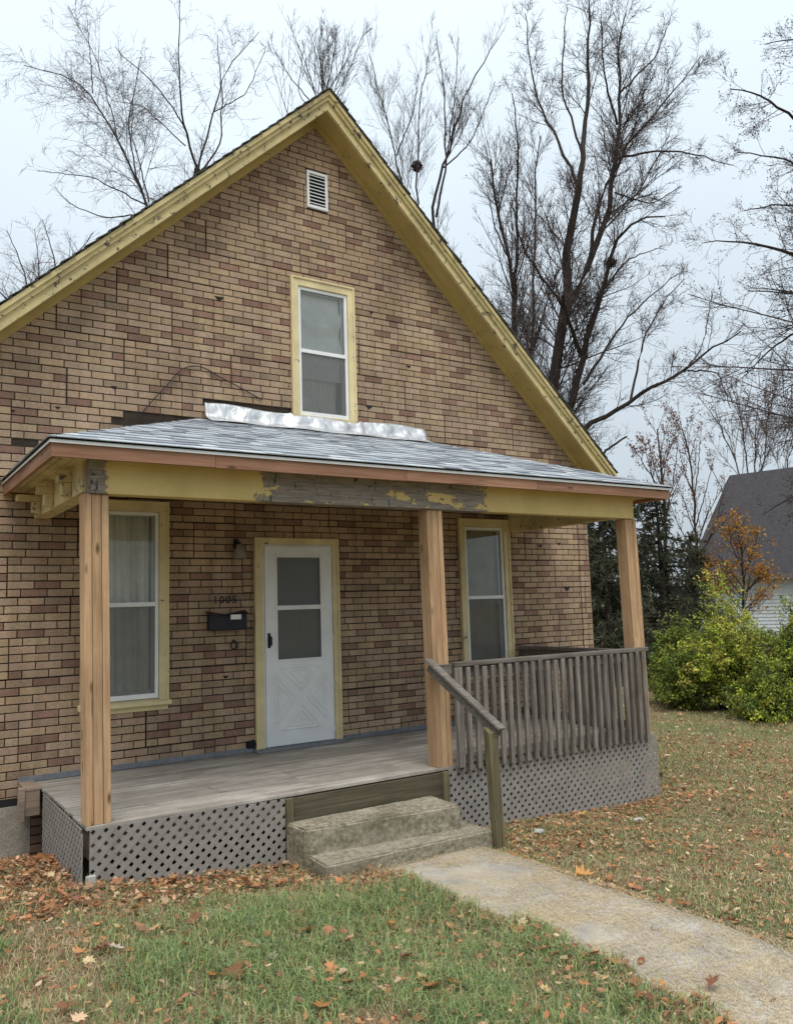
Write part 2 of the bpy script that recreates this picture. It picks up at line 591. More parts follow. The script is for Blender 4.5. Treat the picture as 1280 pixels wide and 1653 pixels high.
class PB:
    """polygon buffer -> mesh"""

    def __init__(s):
        s.v, s.f, s.t = [], [], []

    def add(s, verts, faces, tone=None):
        b = len(s.v)
        s.v += [tuple(map(float, p)) for p in verts]
        s.f += [tuple(b + i for i in f) for f in faces]
        s.t += [tone or (1, 1, 1)] * len(verts)

    def box(s, x0, x1, y0, y1, z0, z1, tone=None):
        s.add([(x0, y0, z0), (x1, y0, z0), (x1, y1, z0), (x0, y1, z0), (x0, y0, z1), (x1, y0, z1), (x1, y1, z1), (x0, y1, z1)],
              [(0, 3, 2, 1), (4, 5, 6, 7), (0, 1, 5, 4), (1, 2, 6, 5), (2, 3, 7, 6), (3, 0, 4, 7)], tone)

    def hexa(s, p, tone=None):
        """8 points: bottom 4 ccw seen from above then top 4"""
        s.add(p, [(0, 3, 2, 1), (4, 5, 6, 7), (0, 1, 5, 4), (1, 2, 6, 5), (2, 3, 7, 6), (3, 0, 4, 7)], tone)

    def bar(s, a, b, w, h, up=(0, 0, 1), tone=None):
        a, b = np.array(a, float), np.array(b, float)
        d = (b - a) / np.linalg.norm(b - a)
        u = np.array(up, float)
        r = np.cross(d, u)
        r /= np.linalg.norm(r)
        u = np.cross(r, d)
        q = []
        for c in (-1, 1):
            for e, k in ((a, -1), (a, 1), (b, 1), (b, -1)):
                q.append(e + r * k * w / 2 * 1 + u * c * h / 2)
        s.hexa([q[0], q[3], q[2], q[1], q[4], q[7], q[6], q[5]], tone)

    def prism(s, poly, y0, y1, tone=None):
        """polygon in (x,z), ccw seen from -y; front at y0 (nearer camera), back at y1"""
        n = len(poly)
        v = [(x, y0, z) for x, z in poly] + [(x, y1, z) for x, z in poly]
        f = [tuple(range(n)), tuple(range(2 * n - 1, n - 1, -1))]
        f += [(i, n + i, n + (i + 1) % n, (i + 1) % n) for i in range(n)]
        s.add(v, f, tone)

    def mesh(s, name, mat, bevel=0.0, tone=False):
        me = bpy.data.meshes.new(name)
        me.from_pydata(s.v, [], s.f)
        if tone:
            a = me.color_attributes.new('tone', 'FLOAT_COLOR', 'POINT')
            tc = np.ones((len(s.v), 4), np.float32)
            tc[:, :3] = np.array(s.t)
            a.data.foreach_set('color', tc.ravel())
        bm = bmesh.new()
        bm.from_mesh(me)
        bmesh.ops.recalc_face_normals(bm, faces=bm.faces)
        if bevel:
            bmesh.ops.bevel(bm, geom=list(bm.edges), offset=bevel, segments=1, affect='EDGES', clamp_overlap=True)
        bm.to_mesh(me)
        bm.free()
        me.materials.append(mat)
        return me

    def obj(s, name, mat, parent=None, bevel=0.0, tone=False):
        """object origin at the middle of its geometry"""
        c = np.mean(np.array(s.v), axis=0)
        s.v = [tuple(np.array(p) - c) for p in s.v]
        return obj(name, s.mesh(name, mat, bevel, tone), parent, tuple(c))


def box(name, x0, x1, y0, y1, z0, z1, mat, parent=None, bevel=0.003):
    b = PB()
    b.box(x0, x1, y0, y1, z0, z1)
    return b.obj(name, mat, parent, bevel)


def clip(poly, a, b, c):
    """keep the part of poly (x,z) where a*x+b*z<=c"""
    out = []
    n = len(poly)
    for i in range(n):
        p, q = poly[i], poly[(i + 1) % n]
        dp, dq = a * p[0] + b * p[1] - c, a * q[0] + b * q[1] - c
        if dp <= 0:
            out.append(p)
        if (dp < 0 < dq) or (dq < 0 < dp):
            t = dp / (dp - dq)
            out.append((p[0] + t * (q[0] - p[0]), p[1] + t * (q[1] - p[1])))
    return out


def smooth(e0, e1, x):
    t = np.clip((np.asarray(x, float) - e0) / (e1 - e0), 0, 1)
    return t * t * (3 - 2 * t)


# ------------------------------------------------------------------ ground
def gz(x, y):
    x = np.asarray(x, float)
    y = np.asarray(y, float)
    base = np.interp(x, [-6, -1.9, -0.5, 0.95, 3.05, 5.2, 9, 40], [0.12, 0.08, 0.0, -0.12, -0.19, -0.24, -0.3, -0.3])
    d = np.maximum(0, -1.9 - y)
    rise = 0.14 * (1 - np.exp(-d / 1.5)) * (1 - smooth(2.4, 5.0, x))
    dip = -0.20 * smooth(-1.2, -0.1, y) * (1 - smooth(-0.3, 0.4, x)) * (1 - smooth(2, 6, y))
    far = 1 - smooth(14, 40, np.hypot(x, y))
    lump = 0.012 * np.sin(3.1 * x + 1.3 * y) + 0.010 * np.sin(1.7 * x - 4.3 * y) + 0.006 * np.sin(9 * x + 7 * y)
    lump = lump * smooth(0.0, 0.35, np.abs(x - 1.81) - 0.48)
    return base + (rise + dip + lump) * far


def build_ground():
    xs = np.concatenate([[-1500, -600, -250, -100, -45, -25, -15], np.arange(-10, 14.01, 0.16), [16, 20, 26, 34, 45, 60, 100, 250, 600, 1500]])
    ys = np.concatenate([[-600, -200, -80, -40, -22, -14], np.arange(-9.5, 5.01, 0.16), [7, 10, 14, 20, 28, 40, 60, 100, 250, 700, 2000]])
    X, Y = np.meshgrid(xs, ys)
    Z = gz(X, Y)
    v = np.stack([X, Y, Z], -1).reshape(-1, 3)
    nx, ny = len(xs), len(ys)
    i, j = np.meshgrid(np.arange(nx - 1), np.arange(ny - 1))
    a = (j * nx + i).ravel()
    q = np.stack([a, a + 1, a + 1 + nx, a + nx], 1)
    o = obj('ground', mesh_np('ground', v, q, mat=MAT['ground'], smooth=True))
    tag(o, kind='structure')


build_ground()

# walkway: concrete slabs from the steps to the street
WX0, WX1 = 1.36, 2.28
wk = bpy.data.objects.new('walkway', None)
COL.objects.link(wk)
wk.location = (2.0, -3.5, float(gz(2.0, -3.5)))
tag(wk, kind='structure')
yy = [-2.44, -5.75, -8.3, -11.3]
for a, b in zip(yy[:-1], yy[1:]):
    n = 40
    ts = np.linspace(a - 0.012, b + 0.012, n)
    xsn = np.linspace(0, 1, 9)
    vv, qq = [], []
    for k, y in enumerate(ts):
        wob = 0.02 * math.sin(y * 5.1) + 0.012 * math.sin(y * 13) + .03 * (y + 4)
        x0 = WX0 + 0.02 + wob
        x1 = WX1 + 0.02 * math.sin(y * 4 + 1) + .03 * (y + 4)
        for s in xsn:
            x = x0 + (x1 - x0) * s
            vv.append((x, y, float(gz(2.0, y)) + 0.022 + 0.004 * math.sin(7 * x + 3 * y)))
    top = len(vv)
    vv += [(x, y, z - 0.10) for x, y, z in vv]
    m9 = len(xsn)
    for k in range(n - 1):
        for s in range(m9 - 1):
            i0 = k * m9 + s
            qq.append((i0, i0 + m9, i0 + m9 + 1, i0 + 1))
    ring = [k for k in range(m9)] + [k * m9 + m9 - 1 for k in range(1, n)] + [(n - 1) * m9 + m9 - 2 - k for k in range(m9 - 1)] + [k * m9 for k in range(n - 2, 0, -1)]
    for k in range(len(ring)):
        r0, r1 = ring[k], ring[(k + 1) % len(ring)]
        qq.append((r0, r1, r1 + top, r0 + top))
    obj('path_slab', mesh_np('path_slab', vv, qq, mat=MAT['walk']), wk)

# ------------------------------------------------------------------ the house
AX, AZ, PT = 2.36, 7.33, 0.945          # gable centre, wall apex, pitch
XR, XL = 6.40, 2 * AX - 6.40            # wall corners
ZE = AZ - PT * (XR - AX)                # eave height at the wall
HD = 8.4                                # house depth
house = empty('brick_house', (AX, 0, float(gz(AX, 0))),
              'tan and brown brick-patterned gabled house with yellow trim and a front porch', 'house')

WINL = (-0.127, 0.664, 0.977, 2.868)
WINR = (4.187, 4.968, 0.977, 2.830)
WINU = (2.012, 2.802, 3.800, 5.426)
DOOR = (1.552, 2.521, 0.414, 2.544)
VENT = (2.237, 2.498, 6.275, 6.711)
OPEN = [(w[0] + 0.05, w[1] - 0.05, w[2] + 0.05, w[3] - 0.05) for w in (WINL, WINR, WINU)]
OPEN.append((DOOR[0] + 0.05, DOOR[1] - 0.05, 0.30, DOOR[3] - 0.05))


def gable_clip(poly, inset=0.0):
    c = AZ - inset
    poly = clip(poly, PT, 1, c + PT * AX)
    return clip(poly, -PT, 1, c - PT * AX) if len(poly) > 2 else poly


# backing of the front wall, with real openings
wb = PB()
xb = sorted({XL, XR, *[o[0] for o in OPEN], *[o[1] for o in OPEN]})
zb = sorted({0.22, 7.4, *[o[2] for o in OPEN], *[o[3] for o in OPEN]})
for i in range(len(xb) - 1):
    for j in range(len(zb) - 1):
        cx, cz = (xb[i] + xb[i + 1]) / 2, (zb[j] + zb[j + 1]) / 2
        if any(o[0] < cx < o[1] and o[2] < cz < o[3] for o in OPEN):
            continue
        pl = gable_clip([(xb[i], zb[j]), (xb[i + 1], zb[j]), (xb[i + 1], zb[j + 1]), (xb[i], zb[j + 1])])
        if len(pl) > 2:
            n = len(pl)
            wb.add([(x, 0.011, z) for x, z in pl], [tuple(range(n))])
front = wb.obj('front_wall', MAT['joint'], house)

# bricks ---------------------------------------------------------------
BW, BH = 0.2165, 0.0700
PW, PH = 5 * BW, 5 * BH
TAN = np.array([0.468, 0.348, 0.240])
RED = np.array([0.29, 0.182, 0.138])
GRY = np.array([0.34, 0.252, 0.178])


def tone_of():
    r = random.random()
    if r < 0.73:
        c = TAN * random.uniform(0.86, 1.06) * np.array([1, random.uniform(0.965, 1.02), random.uniform(0.93, 1.06)])
    elif r < 0.88:
        c = RED * random.uniform(0.85, 1.2)
    else:
        c = GRY * random.uniform(0.8, 1.15)
    return c


TONES = [tuple(tone_of()) for _ in range(48)]
MISSING = [(0.20, 1.03, 3.50, 3.70), (1.05, 1.99, 3.86, 3.925), (-0.74, -0.52, 3.30, 3.40), (1.44, 1.545, 0.44, 0.545)]
NOTRED = [i for i in range(48) if TONES[i][0] >= .325]
last_red = False
bricks = []          # (poly, tone index, y offset)
band0 = 0.235
nb = int((AZ - band0) / PH) + 1
for bnd in range(nb):
    z0 = band0 + bnd * PH
    shift = (bnd * 0.47 * PW + random.uniform(-0.1, 0.1)) % PW
    k = int((XL - shift) // PW) - 1
    while True:
        px = shift + k * PW
        k += 1
        if px > XR:
            break
        if px + PW < XL:
            continue
        dz = random.uniform(-0.003, 0.003)
        dx = random.uniform(-0.004, 0.004)
        dy = random.uniform(-0.003, 0.001)
        for row in range(5):
            odd = (row + bnd) % 2
            cuts = [0] + [BW * (i + 0.5) for i in range(5)] + [PW] if odd else [BW * i for i in range(6)]
            for i in range(len(cuts) - 1):
                j0 = 0.0053 if i == 0 else 0.0043
                j1 = 0.0053 if i == len(cuts) - 2 else 0.0043
                x0, x1 = px + dx + cuts[i] + j0, px + dx + cuts[i + 1] - j1
                zz0 = z0 + dz + row * BH + (0.006 if row == 0 else 0.0046)
                zz1 = z0 + dz + (row + 1) * BH - (0.006 if row == 4 else 0.0046)
                tn = random.randrange(48)
                if TONES[tn][0] < .325 and last_red:
                    tn = random.choice(NOTRED)
                last_red = TONES[tn][0] < .325
                spans = [(max(x0, XL), min(x1, XR - 0.004))]
                for o in OPEN + [VENT]:
                    if zz1 > o[2] + 0.0 and zz0 < o[3]:
                        ns = []
                        for (a, b) in spans:
                            if b <= o[0] or a >= o[1]:
                                ns.append((a, b))
                            else:
                                if a < o[0]:
                                    ns.append((a, o[0]))
                                if b > o[1]:
                                    ns.append((o[1], b))
                        spans = ns
                for (a, b) in spans:
                    if b - a < 0.02:
                        continue
                    mx, mz = (a + b) / 2, (zz0 + zz1) / 2
                    if any(m[0] < mx < m[1] and m[2] < mz < m[3] for m in MISSING):
                        continue
                    pl = gable_clip([(a, zz0), (b, zz0), (b, zz1), (a, zz1)], 0.012)
                    if len(pl) > 2:
                        bricks.append((pl, tn, dy))
# rank by size in the picture
cen = np.array([[np.mean([p[0] for p in b[0]]), 0, np.mean([p[1] for p in b[0]])] for b in bricks])
ar = np.array([abs(sum(b[0][i][0] * b[0][(i + 1) % len(b[0])][1] - b[0][(i + 1) % len(b[0])][0] * b[0][i][1] for i in range(len(b[0])))) / 2 for b in bricks])
u, v, dep = proj(cen)
seen = (u > -5) & (u < 1285) & (v > 0) & ~((cen[:, 2] > 2.62) & (cen[:, 2] < 3.5)) & (cen[:, 2] > 0.35)
seen &= ~((u > 125) & (u < 185) & (v > 790))
score = np.where(seen, ar / dep ** 2, 0)
order = np.argsort(-score)
single = set(order[:300].tolist())
MESHC = {}
stuff = PB()


def brick_geo(pl, cx, cz, y, depth=0.0125, ch=0.003):
    n = len(pl)
    vv = []
    for x, z in pl:
        vv.append((x - cx, y + depth, z - cz))
    for x, z in pl:
        vv.append((x - cx, y + ch, z - cz))
    mx, mz = np.mean([p[0] for p in pl]), np.mean([p[1] for p in pl])
    for x, z in pl:
        vv.append((x - cx - math.copysign(min(ch, abs(x - mx)), x - mx), y, z - cz - math.copysign(min(ch, abs(z - mz)), z - mz)))
    f = [tuple(range(2 * n, 3 * n))]
    for r in (0, n):
        f += [(r + i, r + (i + 1) % n, r + n + (i + 1) % n, r + n + i) for i in range(n)]
    return vv, f


for k, (pl, tn, dy) in enumerate(bricks):
    if k in single:
        x0, x1 = min(p[0] for p in pl), max(p[0] for p in pl)
        z0, z1 = min(p[1] for p in pl), max(p[1] for p in pl)
        key = (round((x1 - x0) * 250), round((z1 - z0) * 500), tn)
        if key not in MESHC:
            b = PB()
            w, h = (x1 - x0) / 2, (z1 - z0) / 2
            vv, ff = brick_geo([(-w, -h), (w, -h), (w, h), (-w, h)], 0, 0, 0)
            b.add(vv, ff, TONES[tn])
            me = bpy.data.meshes.new('brick')
            me.from_pydata(b.v, [], b.f)
            a = me.color_attributes.new('tone', 'FLOAT_COLOR', 'POINT')
            for e in a.data:
                e.color = (*TONES[tn], 1)
            me.materials.append(MAT['brick'])
            MESHC[key] = me
        obj('brick', MESHC[key], front, ((x0 + x1) / 2, dy, (z0 + z1) / 2))
    else:
        vv, ff = brick_geo(pl, 0, 0, dy)
        stuff.add(vv, ff, TONES[tn])
me = bpy.data.meshes.new('brick_courses')
me.from_pydata(stuff.v, [], stuff.f)
a = me.color_attributes.new('tone', 'FLOAT_COLOR', 'POINT')
tc = np.ones((len(stuff.v), 4), np.float32)
tc[:, :3] = np.array(stuff.t)
a.data.foreach_set('color', tc.ravel())
me.materials.append(MAT['brick'])
tag(obj('brick_courses', me, front), kind='stuff')
# torn spots in the siding
tear = PB()
for (x, z, s) in ((2.98, 4.07, .05), (-0.72, 3.63, .02), (-0.35, 3.70, .025), (5.52, 2.52, .035), (5.85, 2.55, .035), (5.95, 1.96, .05),
                  (1.24, 1.17, .03), (1.20, 5.02, .05), (3.05, 5.20, .03), (0.15, 3.95, .03), (3.55, 4.62, .03), (2.05, 3.98, .03)):
    tear.prism([(x - s, z + s * .35), (x - s * .2, z - s * .55), (x + s * .5, z - s * .3), (x + s, z + s * .4)], -0.005, 0.004)
tear.obj('siding_tear', MAT['dark'], house)

# side and back walls, foundation
b = PB()
b.box(XL, XL + 0.02, 0.0, HD, 0.22, ZE)
b.box(XR - 0.02, XR, 0.0085, HD, 0.22, ZE)
b.prism(gable_clip([(XL, 0.22), (XR, 0.22), (XR, 7.4), (XL, 7.4)]), HD - 0.02, HD)
b.obj('side_wall', m_plain('side_siding', (0.33, 0.25, 0.16), 0.95, 0.3, 12, 0.3), house)
b = PB()
b.box(XL + .02, -0.52, -0.03, 0.25, -0.6, 0.235)
b.box(XL + .02, XL + .27, 0.25, HD, -0.6, 0.235)
b.box(XR - .25, XR - .01, 0.25, HD, -0.6, 0.235)
b.box(-0.52, XR - .01, 0.02, 0.25, -0.6, 0.235)
fnd = b.obj('foundation', MAT['stone'], house)
for row in range(6):
    for i in range(4):
        x0 = -0.52 + i * 0.205 - (0.1 if row % 2 else 0)
        xa, xz = max(x0, -0.515), x0 + 0.193
        if xz - xa > 0.03:
            bb = PB()
            bb.box(xa, xz, -0.03 + random.uniform(0, .006), 0.04, -0.24 + row * 0.073, -0.24 + row * 0.073 + 0.062, tuple(RED * random.uniform(.6, 1.1)))
            bb.obj('foundation_brick', MAT['brick'], fnd, 0.003, True)
# dark gap under the siding
box('sill_gap', XL + .02, -0.5, -0.012, 0.02, 0.236, 0.30, MAT['dark'], house, 0)

# main roof ------------------------------------------------------------
YO = -0.28                      # rake overhang
TAIL = 6.64
roofm = bpy.data.objects.new('roof', None)
roofm.location = (AX, 2, AZ)
link(roofm, house)
for s in (-1, 1):
    xe = AX + s * (TAIL - AX)
    dzx = PT * (TAIL - AX)

    def slab(name, yo0, yo1, zlo, zhi, mat, x_in=AX, x_out=xe, bev=0.0):
        pa = [(x_in, AZ + zlo), (x_out, AZ + zlo - dzx), (x_out, AZ + zhi - dzx), (x_in, AZ + zhi)]
        if s < 0:
            pa = pa[::-1]
        q = PB()
        q.prism(pa, yo0, yo1)
        return q.obj(name, mat, roofm, bev)
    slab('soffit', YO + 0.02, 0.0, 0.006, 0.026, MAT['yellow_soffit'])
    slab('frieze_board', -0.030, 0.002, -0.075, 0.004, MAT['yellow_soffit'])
    slab('rake_fascia', YO - 0.022, YO + 0.018, -0.022, 0.150, MAT['yellow_rake'])
    slab('crown_moulding', YO - 0.050, YO - 0.024, 0.085, 0.165, MAT['yellow_rake'])
    slab('rake_moulding', YO - 0.072, YO - 0.052, 0.135, 0.190, MAT['yellow_rake'])
    slab('roof_sheathing', YO - 0.02, HD + 0.3, 0.168, 0.20, MAT['roofdeck'])
    # shingle courses, seen on edge along the rake
    run = (TAIL - AX) * math.hypot(1, PT)
    nco = int(run / 0.14)
    q = PB()
    for c in range(nco):
        t0, t1 = c / nco, min(1.004, (c + 1.25) / nco)
        xa, xb_ = AX + (xe - AX) * t0, AX + (xe - AX) * t1
        za, zc = AZ - dzx * t0 + 0.206, AZ - dzx * t1 + 0.226
        yj = YO - 0.09 + random.uniform(-.012, .008)
        pts = [(xa, yj, za), (xb_, yj, zc), (xb_, HD + .3, zc), (xa, HD + .3, za)]
        pts = pts if s > 0 else pts[::-1]
        q.hexa([(x, y, z - 0.010) for x, y, z in pts] + pts, tuple(np.array([.10, .095, .09]) * random.uniform(.7, 1.3)))
    o = q.obj('shingle_courses', MAT['shingle'], roofm, 0, True)
    tag(o, kind='stuff')

# windows ----------------------------------------------------------------


def frame(name, x0, x1, z0, z1, wl_, wr_, wt, wb_, y0, y1, mat, parent, bevel=0.002):
    b = PB()
    b.box(x0, x0 + wl_, y0, y1, z0, z1)
    b.box(x1 - wr_, x1, y0, y1, z0, z1)
    if wt:
        b.box(x0 + wl_, x1 - wr_, y0, y1, z1 - wt, z1)
    if wb_:
        b.box(x0 + wl_, x1 - wr_, y0, y1, z0, z0 + wb_)
    return b.obj(name, mat, parent, bevel)


def cloth(name, x0, x1, z0, z1, y, mat, parent, fold=0.012, n=60, swag=0.0):
    xs = np.linspace(x0, x1, n)
    zs = np.linspace(z0, z1, 24)
    X, Z = np.meshgrid(xs, zs)
    t = (X - x0) / (x1 - x0)
    Y = y + fold * (np.sin(t * 44 + 2.5 * np.sin(t * 9)) + 0.5 * np.sin(t * 83 + Z * 2))
    if swag:
        h = (Z - z0) / (z1 - z0)
        for hc, w in ((0.78, .05), (0.70, .05), (.42, .07), (.30, .06)):
            cur = hc - 0.14 + 0.56 * (t - .5) ** 2
            Y = Y - swag * np.exp(-((h - cur) / w) ** 2)
    V = np.stack([X, Y, Z], -1).reshape(-1, 3)
    m = len(xs)
    i, j = np.meshgrid(np.arange(m - 1), np.arange(23))
    a = (j * m + i).ravel()
    return obj(name, mesh_np(name, V, np.stack([a, a + 1, a + 1 + m, a + m], 1), mat=mat, smooth=True), parent)


def room(x0, x1, z0, z1, parent, depth=0.5):
    b = PB()
    y0, y1 = 0.014, depth
    v = [(x0, y0, z0), (x1, y0, z0), (x1, y1, z0), (x0, y1, z0), (x0, y0, z1), (x1, y0, z1), (x1, y1, z1), (x0, y1, z1)]
    b.add(v, [(0, 3, 2, 1), (4, 5, 6, 7), (1, 2, 6, 5), (2, 3, 7, 6), (3, 0, 4, 7)])
    return b.obj('interior', MAT['dark'], parent)


def window(w, kind, sill=True, casing=0.085):
    x0, x1, z0, z1 = w
    c = casing
    win = frame('window', x0, x1, z0, z1, c, c, c + .01, 0.0 if sill else c, -0.030, 0.030, MAT['yellow'], house)
    frame('casing_bead', x0 - .004, x1 + .004, z0, z1 + .004, .022, .022, .022, 0, -0.042, -0.0305, MAT['yellow'], win)
    if sill:
        b = PB()
        b.hexa([(x0 - .02, -.075, z0 - .01), (x1 + .02, -.075, z0 - .01), (x1 + .02, .03, z0 - .01), (x0 - .02, .03, z0 - .01),
                (x0 - .02, -.075, z0 + .025), (x1 + .02, -.075, z0 + .025), (x1 + .02, .03, z0 + .05), (x0 - .02, .03, z0 + .05)])
        b.obj('sill', MAT['yellow'], win, 0.003)
        box('apron', x0, x1, -.02, .008, z0 - .06, z0 - .012, MAT['yellow'], win)
    ix0, ix1, iz0, iz1 = x0 + c + .003, x1 - c - .003, z0 + (.05 if sill else c), z1 - c - .013
    frame('storm_frame', ix0, ix1, iz0, iz1, .032, .032, .032, .045, -.012, .022, MAT['white'], win)
    gx0, gx1 = ix0 + .034, ix1 - .034
    zm = iz0 + (iz1 - iz0) * 0.5
    box('meeting_rail', gx0 - .002, gx1 + .002, -.016, .020, zm - .02, zm + .02, MAT['white'], win, .002)
    for (a, b_) in ((iz0 + .046, zm - .021), (zm + .021, iz1 - .033)):
        box('pane', gx0, gx1, .010, .013, a, b_, MAT['glass'], win, 0)
    box('screen', gx0, gx1, -.004, -.003, iz0 + .046, zm - .021, MAT['screen'], win, 0)
    # real sash behind the storm window
    frame('sash', gx0 - .01, gx1 + .01, iz0 + .02, iz1 - .01, .03, .03, .03, .05, .035, .06, MAT['white'], win)
    room(x0 + .052, x1 - .052, z0 + .052, z1 - .052, win)
    if kind == 'curtain':
        cloth('curtain', gx0, gx1, iz0 + .02, iz1, .095, MAT['curtain'], win, .026, swag=0.0)
    elif kind == 'sheet':
        cloth('curtain', gx0 - .02, gx1 + .02, zm - .28, iz1, .085, MAT['sheer'], win, .003, swag=.045)
        cloth('lower_curtain', gx0 - .02, gx1 - .06, iz0 - .02, zm + .05, .12, MAT['curtain'], win, .006)
    else:
        cloth('blind', gx0, gx1, zm - .05, iz1, .085, MAT['blind'], win, .002)
        cloth('lower_curtain', gx0, gx1, iz0, zm, .13, MAT['blind'], win, .006)
    return win


window(WINL, 'curtain')
window(WINR, 'blind')
window(WINU, 'sheet', sill=False)

# gable vent
vent = frame('gable_vent', *VENT, .028, .028, .028, .035, -.022, .010, MAT['white'], house)
box('vent_back', VENT[0] + .02, VENT[1] - .02, .0, .006, VENT[2] + .02, VENT[3] - .02, MAT['dark'], vent, 0)
for k in range(9):
    z = VENT[2] + .055 + k * .0405
    b = PB()
    b.hexa([(VENT[0] + .028, -.018, z), (VENT[1] - .028, -.018, z), (VENT[1] - .028, -.001, z + .014), (VENT[0] + .028, -.001, z + .014),
            (VENT[0] + .028, -.018, z + .006), (VENT[1] - .028, -.018, z + .006), (VENT[1] - .028, -.001, z + .020), (VENT[0] + .028, -.001, z + .020)])
    b.obj('louvre_slat', MAT['white'], vent)

# door ---------------------------------------------------------------------
x0, x1, z0, z1 = DOOR
ZD = 0.414
door = frame('door', x0, x1, ZD + .004, z1, .088, .072, .062, 0, -.030, .03, MAT['yellow'], house)
frame('door_bead', x0 - .004, x1 + .004, ZD + .004, z1 + .004, .025, .025, .025, 0, -.044, -.0305, MAT['yellow'], door)
frame('jamb', x0 + .089, x1 - .073, ZD + .004, z1 - .063, .020, .016, .016, 0, -.012, .035, MAT['white'], door)
dx0, dx1, dz0, dz1 = x0 + .111, x1 - .091, ZD + .03, z1 - .081
gz0, gz1, gx0, gx1 = 1.295, 2.355, 1.79, 2.305
b = PB()
b.box(dx0, gx0, -.024, .008, dz0, dz1)
b.box(gx1, dx1, -.024, .008, dz0, dz1)
b.box(gx0, gx1, -.024, .008, gz1, dz1)
b.box(gx0, gx1, -.024, .008, dz0, gz0)
b.obj('storm_door', MAT['white'], door, .002)
frame('glazing_bead', gx0 - .012, gx1 + .012, gz0 - .012, gz1 + .012, .02, .02, .02, .02, -.030, -.0245, MAT['white'], door)
box('cross_rail', gx0 + .009, gx1 - .009, -.031, .004, 1.805, 1.85, MAT['white'], door, .002)
for a, c in ((gz0 + .009, 1.804), (1.851, gz1 - .009)):
    box('pane', gx0 + .009, gx1 - .009, -.006, -.003, a, c, MAT['glass'], door, 0)
box('screen', gx0 + .009, gx1 - .009, -.012, -.011, gz0 + .009, gz1 - .009, MAT['screen'], door, 0)
room(x0 + .052, x1 - .052, .302, z1 - .052, door, .3)
b = PB()
b.box(dx0 - .02, dx1 + .02, .05, .09, dz0, dz1)
for (a, c, e, g) in ((1.80, 2.02, 1.90, 2.30), (2.08, 2.30, 1.90, 2.30), (1.80, 2.02, 1.20, 1.76), (2.08, 2.30, 1.20, 1.76)):
    b.box(a, c, .044, .052, e, g)
b.obj('inner_door', MAT['innerdoor'], door, .004)
# crossbuck mouldings: four triangles
px0, px1, pz0, pz1 = 1.765, 2.345, 0.60, 1.215
mx, mz = (px0 + px1) / 2, (pz0 + pz1) / 2
g = .055
tris = [[(px0 + g * 1.2, pz1), (px1 - g * 1.2, pz1), (mx, mz + g * 1.3)], [(px0 + g * 1.2, pz0), (mx, mz - g * 1.3), (px1 - g * 1.2, pz0)],
        [(px0, pz0 + g * 1.3), (px0, pz1 - g * 1.3), (mx - g * 1.2, mz)], [(px1, pz0 + g * 1.3), (mx + g * 1.2, mz), (px1, pz1 - g * 1.3)]]
for t in tris:
    b = PB()
    ctr = np.mean(t, axis=0)
    for sc, w in ((1.0, .014), (.62, .010)):
        q = [ctr + (np.array(p) - ctr) * sc for p in t]
        for i in range(3):
            a, c = q[i], q[(i + 1) % 3]
            b.bar((a[0], -.027, a[1]), (c[0], -.027, c[1]), w, .010, (0, 1, 0))
    b.obj('crossbuck_moulding', MAT['white'], door, .002)
# handle
b = PB()
hx, hz = 1.700, 1.50
b.box(hx - .016, hx + .016, -.030, -.023, hz - .075, hz + .075)
b.bar((hx, -.030, hz + .05), (hx + .008, -.062, hz + .03), .014, .014)
b.bar((hx + .008, -.062, hz + .035), (hx + .008, -.062, hz - .045), .016, .016, (0, 1, 0))
b.bar((hx + .008, -.062, hz - .04), (hx, -.030, hz - .06), .014, .014)
b.obj('handle', MAT['black'], door, .002)
for hz_ in (.55, 1.0, 1.5, 2.0, 2.38):
    box('hinge', dx1 - .010, dx1 + .012, -.034, -.0245, hz_ - .03, hz_ + .03, MAT['white'], door, .002)
b = PB()
b.hexa([(x0 - .03, -.13, ZD + .001), (x1 + .04, -.13, ZD + .001), (x1 + .04, .03, ZD + .001), (x0 - .03, .03, ZD + .001),
        (x0 - .03, -.12, ZD + .012), (x1 + .04, -.12, ZD + .012), (x1 + .04, .03, ZD + .032), (x0 - .03, .03, ZD + .032)])
b.obj('threshold', MAT['seal'], door, .002)
# grey strip along the wall foot
b = PB()
b.box(-.62, DOOR[0] - .03, -.012, -.0005, ZD + .002, ZD + .05)
b.box(DOOR[1] + .04, 5.15, -.012, -.0005, ZD + .002, ZD + .05)
b.obj('base_flashing', MAT['seal'], house, .001)
# broken outlet box left of the door foot
b = PB()
b.box(1.455, 1.535, -.02, .006, .455, .53)
b.bar((1.47, -.03, .50), (1.52, -.035, .54), .012, .012)
b.bar((1.50, -.03, .47), (1.545, -.03, .50), .012, .012)
b.obj('outlet_box', MAT['black'], house, .002)

# house number, dark metal digits
cu = bpy.data.curves.new('digits', 'FONT')
cu.body = "1005"
cu.size = 0.105
cu.extrude = 0.004
cu.space_character = 1.25
cu.fill_mode = 'BOTH'
to = bpy.data.objects.new('house_number', cu)
COL.objects.link(to)
dg = bpy.context.evaluated_depsgraph_get()
nm = bpy.data.meshes.new_from_object(to.evaluated_get(dg))
bpy.data.objects.remove(to)
nm.materials.clear()
nm.materials.append(MAT['black'])
no = bpy.data.objects.new('house_number', nm)
no.location = (1.115, -.008, 1.888)
no.rotation_euler = (math.radians(90), 0, 0)
link(no, house)

# corner trim cable on the right end of the wall
b = PB()
b.box(XR - .20, XR - .19, -.004, .002, .3, 3.5)
b.obj('corner_joint', MAT['dark'], house)

